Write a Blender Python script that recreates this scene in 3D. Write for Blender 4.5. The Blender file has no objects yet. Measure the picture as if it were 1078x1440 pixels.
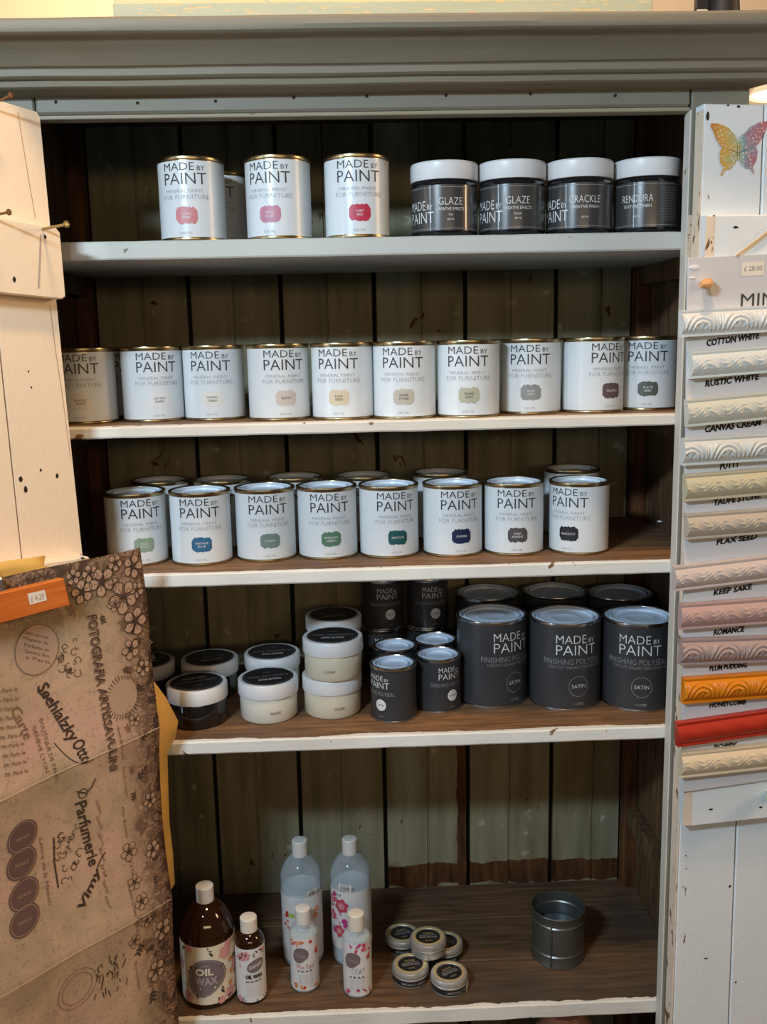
import bpy, bmesh, math, random
from math import sin, cos, pi, radians, sqrt, atan2
from mathutils import Matrix, Vector, noise as mnoise

SC = bpy.context.scene
COL = SC.collection
random.seed(7)

# ------------------------------------------------------------------ camera
EYE = Vector((-0.0214, -1.2645, 1.5))
PITCH, YAW, ROLL, FPX = 0.1765, -0.0325, -0.0211, 1359.8
cd = bpy.data.cameras.new('camera')
cam = bpy.data.objects.new('camera', cd)
COL.objects.link(cam)
fw = Vector((-sin(YAW) * cos(PITCH), cos(YAW) * cos(PITCH), -sin(PITCH)))
rt = Vector((cos(YAW), sin(YAW), 0))
up = rt.cross(fw)
r2 = rt * cos(ROLL) + up * sin(ROLL)
u2 = up * cos(ROLL) - rt * sin(ROLL)
cam.matrix_world = Matrix(((r2.x, u2.x, -fw.x, EYE.x), (r2.y, u2.y, -fw.y, EYE.y), (r2.z, u2.z, -fw.z, EYE.z), (0, 0, 0, 1)))
cd.sensor_fit = 'VERTICAL'
cd.sensor_height = 36.0
cd.lens = 36.0 * FPX / 1440.0
cd.clip_start = 0.02
SC.camera = cam

# ------------------------------------------------------------------ light
SC.view_settings.view_transform = 'Standard'
SC.view_settings.look = 'None'
SC.view_settings.gamma = 1.0
SC.view_settings.use_curve_mapping = False
SC.view_settings.exposure = 0.0
wd = bpy.data.worlds.new('world')
SC.world = wd
wd.use_nodes = True
wd.node_tree.nodes['Background'].inputs['Color'].default_value = (1.0, 0.86, 0.72, 1)
wd.node_tree.nodes['Background'].inputs['Strength'].default_value = 0.05


def area(name, loc, target, sx, sy, power, col, spread=180):
    l = bpy.data.lights.new(name, 'AREA')
    l.shape = 'RECTANGLE'
    l.size, l.size_y = sx, sy
    l.energy = power
    l.color = col
    l.spread = radians(spread)
    o = bpy.data.objects.new(name, l)
    COL.objects.link(o)
    o.location = loc
    o.rotation_euler = (Vector(target) - Vector(loc)).to_track_quat('-Z', 'Y').to_euler()
    return o


area('daylight_shop_window', (-0.72, -1.37, 2.07), (0.05, 0.1, 1.25), 0.30, 0.08, 23.5, (0.66, 0.84, 1.0))
area('daylight_doorway', (-2.6, -1.78, 1.45), (0.1, 0.05, 1.3), 0.08, 1.9, 15, (0.66, 0.84, 1.0))
area('warm_lamp_right', (2.6, -0.45, 2.15), (-0.3, 0.0, 1.3), 0.6, 0.6, 28, (1.0, 0.67, 0.37))
area('warm_ceiling_spot', (0.1, -0.62, 3.1), (0.05, -0.05, 1.2), 0.22, 0.22, 21, (1.0, 0.66, 0.36))
area('warm_lamps_across_shop', (0.5, -3.4, 1.86), (0.0, 0.0, 1.3), 2.2, 0.25, 14, (1.0, 0.71, 0.42))
area('added_warm_fill_behind_cupboard', (-0.7, 0.9, 3.1), (0.0, 2.5, 1.9), 0.6, 0.3, 50, (1.0, 0.70, 0.42), 150)  # unseen fill, added to brighten the wall above the cupboard


# ------------------------------------------------------------------ materials
def lin(c):
    return tuple((v / 255 / 12.92) if v / 255 <= 0.04045 else ((v / 255 + 0.055) / 1.055) ** 2.4 for v in c) + (1,)


class NT:
    def __init__(s, m):
        s.t = m.node_tree
        s.n = s.t.nodes
        s.b = s.n['Principled BSDF']

    def new(s, kind, **kw):
        n = s.n.new(kind)
        for k, v in kw.items():
            if k in n.inputs.keys() if hasattr(n.inputs, 'keys') else False:
                n.inputs[k].default_value = v
            else:
                setattr(n, k, v)
        return n

    def link(s, a, b):
        s.t.links.new(a, b)


def mat(name, col, rough=0.5, metal=0.0, bump=0.0, bscale=60, spec=0.5, var=0.0, vscale=8, coat=0.0, trans=0.0, emit=None):
    m = bpy.data.materials.new(name)
    m.use_nodes = True
    N = NT(m)
    b = N.b
    b.inputs['Base Color'].default_value = lin(col)
    b.inputs['Roughness'].default_value = rough
    b.inputs['Metallic'].default_value = metal
    b.inputs['Specular IOR Level'].default_value = spec
    b.inputs['Coat Weight'].default_value = coat
    b.inputs['Coat Roughness'].default_value = 0.06
    b.inputs['Transmission Weight'].default_value = trans
    tc = N.new('ShaderNodeTexCoord')
    if var:
        nz = N.new('ShaderNodeTexNoise')
        nz.inputs['Scale'].default_value = vscale
        nz.inputs['Detail'].default_value = 4
        N.link(tc.outputs['Object'], nz.inputs['Vector'])
        hs = N.new('ShaderNodeMix', data_type='RGBA')
        c = lin(col)
        hs.inputs[6].default_value = tuple(max(0, v * (1 - var)) for v in c[:3]) + (1,)
        hs.inputs[7].default_value = tuple(min(1, v * (1 + var)) for v in c[:3]) + (1,)
        N.link(nz.outputs['Fac'], hs.inputs[0])
        N.link(hs.outputs[2], b.inputs['Base Color'])
    if bump:
        nb = N.new('ShaderNodeTexNoise')
        nb.inputs['Scale'].default_value = bscale
        nb.inputs['Detail'].default_value = 3
        N.link(tc.outputs['Object'], nb.inputs['Vector'])
        bp = N.new('ShaderNodeBump')
        bp.inputs['Strength'].default_value = bump
        bp.inputs['Distance'].default_value = 0.002
        N.link(nb.outputs['Fac'], bp.inputs['Height'])
        N.link(bp.outputs['Normal'], b.inputs['Normal'])
    return m


def ramp(N, src, stops):
    r = N.new('ShaderNodeValToRGB')
    cr = r.color_ramp
    while len(cr.elements) > len(stops):
        cr.elements.remove(cr.elements[-1])
    while len(cr.elements) < len(stops):
        cr.elements.new(0.5)
    for e, (p, c) in zip(cr.elements, stops):
        e.position = p
        e.color = c if len(c) == 4 else tuple(c) + (1,)
    N.link(src, r.inputs['Fac'])
    return r


def mth(N, op, a, b=None, clamp=False):
    n = N.new('ShaderNodeMath', operation=op)
    n.use_clamp = clamp
    for i, v in enumerate((a, b)):
        if v is None:
            continue
        if isinstance(v, (int, float)):
            n.inputs[i].default_value = v
        else:
            N.link(v, n.inputs[i])
    return n.outputs[0]


def mixc(N, fac, a, b):
    n = N.new('ShaderNodeMix', data_type='RGBA')
    for i, v in ((0, fac), (6, a), (7, b)):
        if isinstance(v, (tuple, list, int, float)):
            n.inputs[i].default_value = v
        else:
            N.link(v, n.inputs[i])
    return n.outputs[2]


def noise(N, vec, scale, detail=4, dist=0.0):
    n = N.new('ShaderNodeTexNoise')
    n.inputs['Scale'].default_value = scale
    n.inputs['Detail'].default_value = detail
    n.inputs['Distortion'].default_value = dist
    N.link(vec, n.inputs['Vector'])
    return n.outputs['Fac']


def mapped(N, scale):
    tc = N.new('ShaderNodeTexCoord')
    mp = N.new('ShaderNodeMapping')
    mp.inputs['Scale'].default_value = scale
    N.link(tc.outputs['Object'], mp.inputs['Vector'])
    return mp.outputs['Vector'], tc.outputs['Object']


def painted_wood(name, paint, under, wear=0.36, scale=14, grain=(3, 3, 3), rough=0.55, chip=0.03, dirt=0.18, bump=0.25):
    """brushed paint with chips down to the wood below and slow dirty variation"""
    m = bpy.data.materials.new(name)
    m.use_nodes = True
    N = NT(m)
    v, oc = mapped(N, grain)
    n1 = noise(N, v, scale, 6, 0.4)
    lo = wear - chip
    mask = ramp(N, n1, [(max(0, lo), (1, 1, 1)), (wear, (0, 0, 0))]).outputs['Color']
    n2 = noise(N, v, 5, 5)
    p = lin(paint)
    pv = mixc(N, n2, tuple(x * (1 - dirt) for x in p[:3]) + (1,), tuple(min(1, x * (1 + dirt)) for x in p[:3]) + (1,))
    n3 = noise(N, v, 40, 3)
    u = lin(under)
    uv = mixc(N, n3, tuple(x * .55 for x in u[:3]) + (1,), tuple(min(1, x * 1.35) for x in u[:3]) + (1,))
    c = mixc(N, mask, pv, uv)
    N.link(c, N.b.inputs['Base Color'])
    N.b.inputs['Roughness'].default_value = rough
    N.b.inputs['Specular IOR Level'].default_value = 0.35
    bp = N.new('ShaderNodeBump')
    bp.inputs['Strength'].default_value = bump
    bp.inputs['Distance'].default_value = 0.0015
    h = mth(N, 'SUBTRACT', noise(N, v, 60, 4), mth(N, 'MULTIPLY', mask, 1.2))
    N.link(h, bp.inputs['Height'])
    N.link(bp.outputs['Normal'], N.b.inputs['Normal'])
    return m


def shelf_mat(name, paint, wood, lip, yfront):
    """white painted front edge, worn bare wood on top; the paint creeps a ragged way over the front arris"""
    m = bpy.data.materials.new(name)
    m.use_nodes = True
    N = NT(m)
    v, oc = mapped(N, (1.2, 14, 14))
    sx = N.new('ShaderNodeSeparateXYZ')
    N.link(oc, sx.inputs[0])
    ge = N.new('ShaderNodeNewGeometry')
    sn = N.new('ShaderNodeSeparateXYZ')
    N.link(ge.outputs['True Normal'], sn.inputs[0])
    top = mth(N, 'GREATER_THAN', sn.outputs['Z'], 0.5)
    n1 = noise(N, oc, 55, 5, 0.3)
    n0 = noise(N, oc, 9, 3)
    wv = mth(N, 'ADD', mth(N, 'MULTIPLY', n1, 0.010), mth(N, 'MULTIPLY', n0, 0.014))
    edge = mth(N, 'ADD', mth(N, 'SUBTRACT', yfront + lip - 0.012, 0), wv)
    bare = mth(N, 'MULTIPLY', top, mth(N, 'GREATER_THAN', sx.outputs['Y'], edge))
    chips = ramp(N, noise(N, oc, 38, 6, 0.5), [(0.30, (1, 1, 1)), (0.325, (0, 0, 0))]).outputs['Color']
    fac = mth(N, 'MAXIMUM', bare, chips)
    g = noise(N, v, 9, 6, 0.6)
    w = lin(wood)
    wc = ramp(N, g, [(0.25, tuple(x * .40 for x in w[:3])), (0.5, w), (0.78, tuple(min(1, x * 1.7) for x in w[:3]))]).outputs['Color']
    wc2 = mixc(N, ramp(N, noise(N, oc, 5, 4), [(0.35, (0, 0, 0)), (0.7, (.75, .75, .75))]).outputs['Color'], wc, lin((66, 62, 58)))
    p = lin(paint)
    pc = mixc(N, n0, tuple(x * .85 for x in p[:3]) + (1,), tuple(min(1, x * 1.1) for x in p[:3]) + (1,))
    N.link(mixc(N, fac, pc, wc2), N.b.inputs['Base Color'])
    N.b.inputs['Roughness'].default_value = 0.6
    N.b.inputs['Specular IOR Level'].default_value = 0.3
    bp = N.new('ShaderNodeBump')
    bp.inputs['Strength'].default_value = 0.3
    bp.inputs['Distance'].default_value = 0.0015
    N.link(mth(N, 'ADD', g, n1), bp.inputs['Height'])
    N.link(bp.outputs['Normal'], N.b.inputs['Normal'])
    return m


def backboard_mat(name):
    """grey-green limewash that stops ragged a hand above the lowest shelf, bare brown wood below"""
    m = bpy.data.materials.new(name)
    m.use_nodes = True
    N = NT(m)
    v, oc = mapped(N, (10, 10, 1.2))
    sx = N.new('ShaderNodeSeparateXYZ')
    N.link(oc, sx.inputs[0])
    rag = mth(N, 'ADD', mth(N, 'MULTIPLY', noise(N, oc, 26, 5), 0.022), 0.5475)
    bare = mth(N, 'MULTIPLY', mth(N, 'LESS_THAN', sx.outputs['Z'], rag), mth(N, 'GREATER_THAN', sx.outputs['Z'], mth(N, 'ADD', 0.503, mth(N, 'MULTIPLY', noise(N, oc, 30, 4), 0.026))))
    bare = mth(N, 'MULTIPLY', bare, mth(N, 'GREATER_THAN', sx.outputs['X'], 0.022))
    strip = mth(N, 'MULTIPLY', mth(N, 'GREATER_THAN', sx.outputs['X'], mth(N, 'ADD', 0.146, mth(N, 'MULTIPLY', noise(N, oc, 30, 5), 0.012))), mth(N, 'LESS_THAN', sx.outputs['X'], 0.1725))
    low = mth(N, 'LESS_THAN', sx.outputs['Z'], 0.94)
    bare = mth(N, 'MAXIMUM', bare, mth(N, 'MULTIPLY', strip, low))
    flakes = ramp(N, noise(N, oc, 24, 7, 0.6), [(0.285, (1, 1, 1)), (0.305, (0, 0, 0))]).outputs['Color']
    bare = mth(N, 'MAXIMUM', bare, flakes)
    pal = ramp(N, noise(N, oc, 34, 6, 0.3), [(0.64, (0, 0, 0)), (0.72, (1, 1, 1))]).outputs['Color']
    n2 = noise(N, v, 4, 5)
    pc = ramp(N, n2, [(0.25, lin((108, 102, 78))), (0.5, lin((134, 128, 103))), (0.75, lin((150, 145, 120)))]).outputs['Color']
    pc = mixc(N, mth(N, 'MULTIPLY', pal, 0.55), pc, lin((196, 196, 182)))
    wc = ramp(N, noise(N, v, 9, 6, 0.4), [(0.3, lin((52, 33, 19))), (0.7, lin((104, 68, 40)))]).outputs['Color']
    N.link(mixc(N, bare, pc, wc), N.b.inputs['Base Color'])
    N.b.inputs['Roughness'].default_value = 0.7
    N.b.inputs['Specular IOR Level'].default_value = 0.2
    bp = N.new('ShaderNodeBump')
    bp.inputs['Strength'].default_value = 0.3
    bp.inputs['Distance'].default_value = 0.001
    N.link(mth(N, 'SUBTRACT', noise(N, v, 22, 4), mth(N, 'MULTIPLY', bare, 0.8)), bp.inputs['Height'])
    N.link(bp.outputs['Normal'], N.b.inputs['Normal'])
    return m


def bare_wood(name, dark, light, grain=(10, 10, 1.2), rough=0.6):
    m = bpy.data.materials.new(name)
    m.use_nodes = True
    N = NT(m)
    v, oc = mapped(N, grain)
    g = noise(N, v, 8, 6, 0.5)
    N.link(ramp(N, g, [(0.3, lin(dark)), (0.7, lin(light))]).outputs['Color'], N.b.inputs['Base Color'])
    N.b.inputs['Roughness'].default_value = rough
    N.b.inputs['Specular IOR Level'].default_value = 0.3
    bp = N.new('ShaderNodeBump')
    bp.inputs['Strength'].default_value = 0.25
    bp.inputs['Distance'].default_value = 0.001
    N.link(g, bp.inputs['Height'])
    N.link(bp.outputs['Normal'], N.b.inputs['Normal'])
    return m


def paper_mat(name):
    """aged rice paper: tan ground with pink and green stains, dark damask print along the top and right margin"""
    m = bpy.data.materials.new(name)
    m.use_nodes = True
    N = NT(m)
    v, oc = mapped(N, (1, 1, 1))
    sx = N.new('ShaderNodeSeparateXYZ')
    N.link(oc, sx.inputs[0])
    U, Z = sx.outputs['X'], sx.outputs['Z']
    base = ramp(N, noise(N, oc, 7, 5, 0.5), [(0.28, lin((152, 138, 106))), (0.5, lin((196, 164, 136))), (0.72, lin((202, 158, 142)))]).outputs['Color']
    stain = ramp(N, noise(N, oc, 16, 6, 1.0), [(0.42, (0, 0, 0)), (0.66, (1, 1, 1))]).outputs['Color']
    base = mixc(N, mth(N, 'MULTIPLY', stain, 0.45), base, lin((150, 134, 108)))
    mr = N.new('ShaderNodeMapRange')
    mr.inputs[1].default_value = -0.062
    mr.inputs[2].default_value = 0.004
    N.link(U, mr.inputs[0])
    mt = N.new('ShaderNodeMapRange')
    mt.inputs[1].default_value = 1.15
    mt.inputs[2].default_value = 1.243
    N.link(Z, mt.inputs[0])
    edge = mth(N, 'MAXIMUM', mr.outputs[0], mt.outputs[0])
    brown = mth(N, 'MULTIPLY', mth(N, 'POWER', edge, 1.4), 0.7)
    base = mixc(N, brown, base, lin((104, 70, 52)))
    vo = N.new('ShaderNodeTexVoronoi', feature='DISTANCE_TO_EDGE')
    vo.inputs['Scale'].default_value = 95
    wv = N.new('ShaderNodeVectorMath', operation='ADD')
    nn = N.new('ShaderNodeTexNoise')
    nn.inputs['Scale'].default_value = 30
    N.link(oc, nn.inputs['Vector'])
    sc = N.new('ShaderNodeVectorMath', operation='SCALE')
    sc.inputs['Scale'].default_value = 0.09
    N.link(nn.outputs['Color'], sc.inputs[0])
    N.link(oc, wv.inputs[0])
    N.link(sc.outputs[0], wv.inputs[1])
    N.link(wv.outputs[0], vo.inputs['Vector'])
    lines = ramp(N, vo.outputs['Distance'], [(0.03, (1, 1, 1)), (0.12, (0, 0, 0))]).outputs['Color']
    blot = ramp(N, noise(N, oc, 60, 5, 1.5), [(0.48, (0, 0, 0)), (0.58, (1, 1, 1))]).outputs['Color']
    damask = mth(N, 'MULTIPLY', mth(N, 'MAXIMUM', lines, blot), mth(N, 'POWER', edge, 1.1), True)
    faint = mth(N, 'MULTIPLY', ramp(N, noise(N, oc, 120, 3, 2.0), [(0.56, (0, 0, 0)), (0.64, (1, 1, 1))]).outputs['Color'], 0.26)
    ink = mth(N, 'MAXIMUM', mth(N, 'MULTIPLY', damask, 0.92), faint)
    N.link(mixc(N, ink, base, lin((58, 42, 34))), N.b.inputs['Base Color'])
    N.b.inputs['Roughness'].default_value = 0.75
    N.b.inputs['Specular IOR Level'].default_value = 0.2
    return m


def butterfly_mat(name):
    m = bpy.data.materials.new(name)
    m.use_nodes = True
    N = NT(m)
    v, oc = mapped(N, (1, 1, 1))
    sx = N.new('ShaderNodeSeparateXYZ')
    N.link(oc, sx.inputs[0])
    f = mth(N, 'ADD', mth(N, 'MULTIPLY', mth(N, 'SUBTRACT', sx.outputs['X'], 0.004), 12.0), mth(N, 'MULTIPLY', mth(N, 'SUBTRACT', noise(N, oc, 60, 2), 0.5), 0.5))
    c = ramp(N, f, [(0.05, lin((196, 128, 40))), (0.28, lin((206, 164, 70))), (0.42, lin((176, 176, 120))), (0.55, lin((120, 170, 170))), (0.7, lin((150, 130, 150))), (0.85, lin((186, 104, 118)))]).outputs['Color']
    vo = N.new('ShaderNodeTexVoronoi', feature='DISTANCE_TO_EDGE')
    vo.inputs['Scale'].default_value = 300
    N.link(oc, vo.inputs['Vector'])
    d = ramp(N, vo.outputs['Distance'], [(0.18, (0, 0, 0)), (0.30, (1, 1, 1))]).outputs['Color']
    N.link(mixc(N, mth(N, 'MULTIPLY', d, 0.8), c, lin((226, 210, 196))), N.b.inputs['Base Color'])
    N.b.inputs['Roughness'].default_value = 0.6
    return m


M = {}
M['frame'] = painted_wood('grey_green_cabinet_paint', (122, 119, 106), (96, 78, 58), wear=0.24, dirt=0.10)
M['frame_lit'] = painted_wood('lit_edge_paint', (214, 208, 196), (150, 120, 92), wear=0.30, dirt=0.10)  # chipped frame paint, lightened to hold the side light on the stile's inner face
M['cornice'] = painted_wood('cornice_paint', (130, 123, 106), (110, 88, 62), wear=0.22, dirt=0.12, grain=(0.8, 3, 3))
M['lip'] = painted_wood('worn_header_lip', (150, 140, 120), (96, 78, 58), wear=0.3, dirt=0.2, grain=(2, 10, 10))
M['backboard'] = backboard_mat('limewashed_backboard')
M['brown'] = bare_wood('bare_brown_wood', (58, 36, 20), (112, 72, 40))
M['sidewood'] = bare_wood('dark_side_wood', (66, 48, 32), (112, 88, 62))
M['black_gap'] = mat('dark_gap', (20, 15, 10), 0.9)
M['shelf_top'] = shelf_mat('top_shelf_paint', (206, 206, 198), (150, 140, 126), 0.40, 0.022)
M['shelf2'] = shelf_mat('worn_shelf_cream', (224, 218, 206), (152, 112, 74), 0.024, 0.022)
M['shelf3'] = shelf_mat('worn_shelf_white', (228, 226, 218), (140, 102, 68), 0.008, 0.022)
M['shelf5'] = shelf_mat('worn_shelf_dark', (226, 222, 212), (104, 78, 54), 0.008, 0.022)
M['door_cream'] = painted_wood('cream_door_paint', (236, 214, 186), (150, 112, 80), wear=0.25, dirt=0.05, grain=(2, 2, 1.2), bump=0.3)
M['door_blue'] = painted_wood('pale_blue_door_paint', (224, 231, 234), (112, 78, 60), wear=0.285, dirt=0.05, grain=(3, 3, 1.6), bump=0.35)
M['door_edge'] = painted_wood('chipped_door_edge', (226, 208, 186), (120, 84, 58), wear=0.40, dirt=0.10, grain=(6, 6, 2.0), bump=0.5)
M['nail'] = mat('yellowed_steel_nail', (170, 150, 104), 0.35, 0.85)
M['rust'] = mat('rusty_nail', (130, 92, 60), 0.5, 0.6)
M['hole'] = mat('nail_hole', (36, 26, 20), 0.9)
M['crack'] = mat('hairline_crack', (150, 118, 90), 0.9)
M['pencil'] = mat('blue_pencil_mark', (176, 160, 152), 0.8)
M['steel_hinge'] = painted_wood('painted_hinge', (190, 178, 162), (80, 62, 48), wear=0.40, dirt=0.2, grain=(20, 20, 20))
# tins
M['tin_gold'] = mat('gold_lacquered_tinplate', (176, 158, 122), 0.28, 1.0)
M['tin_silver'] = mat('tinplate', (196, 198, 200), 0.25, 1.0)
M['tin_lid'] = mat('pale_blue_grey_tin_lid', (226, 238, 250), 0.3, 0.0)
M['white_label'] = mat('white_gloss_label', (220, 225, 227), 0.28, 0, spec=0.5)
M['ink_dark'] = mat('dark_grey_print', (62, 62, 64), 0.45)
M['ink_grey'] = mat('pale_grey_print', (158, 160, 164), 0.45)
M['ink_black'] = mat('black_marker', (18, 16, 18), 0.5)
M['ink_white'] = mat('white_print', (226, 226, 224), 0.45)
M['ink_soft'] = mat('soft_grey_white_print', (150, 150, 150), 0.45)
M['dark_label'] = mat('charcoal_label', (58, 58, 60), 0.34)
M['dark_lid'] = mat('blue_grey_tin_lid', (206, 222, 240), 0.34, 0.0)
M['lid_ring'] = mat('bright_tin_ring', (176, 196, 214), 0.3, 0.5)
M['jar_lid'] = mat('white_plastic_lid', (226, 226, 226), 0.35)
M['jar_dark'] = mat('dark_glaze_jar', (24, 24, 28), 0.08, coat=0.5)
M['jar_panel'] = mat('charcoal_jar_label', (64, 62, 61), 0.3, coat=0.8)
M['wax_cream'] = mat('cream_wax_jar', (214, 206, 184), 0.22, coat=0.25)
M['wax_white'] = mat('white_wax_jar', (218, 214, 200), 0.22, coat=0.25)
M['wax_dark'] = mat('dark_wax_jar', (30, 27, 25), 0.12, coat=0.4)
M['sticker_dark'] = mat('dark_lid_sticker', (38, 37, 38), 0.4)
# bottles
M['amber'] = mat('amber_bottle', (58, 30, 12), 0.07, trans=0.4, coat=0.3)
M['amber_liquid'] = mat('dark_oil', (28, 14, 7), 0.2)
M['cap'] = mat('white_bottle_cap', (226, 222, 216), 0.4)
M['cap_cream'] = mat('cream_bottle_cap', (232, 222, 204), 0.4)
M['milky'] = mat('milky_liquid', (214, 222, 226), 0.3)


def clear_plastic(name, col, amount):
    m = bpy.data.materials.new(name)
    m.use_nodes = True
    N = NT(m)
    N.b.inputs['Base Color'].default_value = lin(col)
    N.b.inputs['Roughness'].default_value = 0.12
    tr = N.new('ShaderNodeBsdfTransparent')
    tr.inputs['Color'].default_value = (0.92, 0.95, 0.96, 1)
    mx = N.new('ShaderNodeMixShader')
    fr = N.new('ShaderNodeLayerWeight')
    fr.inputs['Blend'].default_value = 0.35
    f = mth(N, 'ADD', amount, mth(N, 'MULTIPLY', fr.outputs['Facing'], 0.5), True)
    N.link(f, mx.inputs[0])
    N.link(tr.outputs[0], mx.inputs[1])
    N.link(N.b.outputs[0], mx.inputs[2])
    N.link(mx.outputs[0], N.n['Material Output'].inputs['Surface'])
    return m


M['clear'] = clear_plastic('clear_bottle_plastic', (206, 216, 222), 0.26)
M['paper_white'] = mat('white_paper_label', (224, 222, 220), 0.5)
M['paper_cream'] = mat('cream_floral_label', (226, 212, 186), 0.5)
M['medal'] = mat('mauve_grey_medallion', (120, 106, 106), 0.5)
M['medal_ring'] = mat('pale_medallion_line', (176, 160, 154), 0.5)
for n_, c_ in dict(pink=(214, 150, 150), rose=(206, 70, 96), magenta=(196, 60, 130), leaf=(112, 112, 72), lime=(176, 196, 104), orange=(216, 140, 72), red=(206, 66, 50), darkleaf=(58, 50, 46), peach=(226, 160, 120), blush=(228, 190, 190)).items():
    M[n_] = mat('print_' + n_, c_, 0.5)
M['wax_gold'] = mat('gold_lid_band', (208, 186, 132), 0.4, 0.25)
M['wax_silver'] = mat('brushed_wax_tin', (196, 194, 188), 0.38, 0.6)
M['galv'] = mat('galvanised_steel', (120, 122, 118), 0.38, 0.85, var=0.2, vscale=30, bump=0.06, bscale=40)
M['galv_in'] = mat('galvanised_floor', (120, 130, 138), 0.4, 0.7)
# hangings
M['paper'] = paper_mat('printed_rice_paper')
M['paper_ink'] = mat('brown_black_print', (62, 46, 38), 0.7)
M['paper_ink_soft'] = mat('soft_brown_print', (122, 94, 76), 0.7)
M['paper_medal'] = mat('mauve_coin_print', (104, 78, 72), 0.7)
M['paper_pale'] = mat('pale_cartouche_print', (178, 146, 122), 0.7)
M['paper_crease'] = mat('worn_crease', (218, 194, 168), 0.8)
M['yellow_paper'] = mat('yellow_tissue_paper', (226, 178, 92), 0.6, var=0.25, vscale=30)
M['bar_wood'] = bare_wood('orange_varnished_wood', (190, 96, 38), (216, 122, 54), grain=(1.5, 10, 14), rough=0.4)
M['sticker'] = mat('white_price_sticker', (232, 222, 208), 0.5)
M['board'] = mat('pale_grey_board', (206, 206, 208), 0.4, var=0.03, vscale=14)
M['glass_knob'] = mat('pale_green_glass_knob', (206, 224, 196), 0.08, trans=0.35, coat=0.5)
M['peg'] = mat('orange_wall_plug', (222, 170, 118), 0.5, var=0.2, vscale=120)
M['cord'] = mat('tan_cord', (208, 172, 122), 0.7)
M['butterfly'] = butterfly_mat('butterfly_print')
M['wall'] = mat('warm_plaster_wall', (232, 214, 192), 0.8, bump=0.1, bscale=20, var=0.03)
M['floor'] = mat('wood_floor', (110, 88, 68), 0.6, var=0.2, vscale=4)
M['teal'] = painted_wood('teal_and_cream_paint', (186, 190, 164), (222, 196, 148), wear=0.42, dirt=0.1, grain=(3, 3, 20))
M['teal_cream'] = painted_wood('cream_board_paint', (226, 204, 156), (186, 190, 164), wear=0.34, dirt=0.08, grain=(3, 3, 10))
M['black_item'] = mat('black_ornament_glaze', (34, 32, 34), 0.5, bump=0.3, bscale=60)
M['shade'] = mat('white_lampshade', (222, 226, 220), 0.5)
M['bag'] = mat('dusty_pink_paper', (176, 126, 108), 0.7, bump=0.4, bscale=30, var=0.15)
mb = bpy.data.materials.new('glowing_bulb')
mb.use_nodes = True
mb.node_tree.nodes['Principled BSDF'].inputs['Emission Color'].default_value = (1.0, 0.93, 0.72, 1)
mb.node_tree.nodes['Principled BSDF'].inputs['Emission Strength'].default_value = 0.7
M['bulb'] = mb


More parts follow.
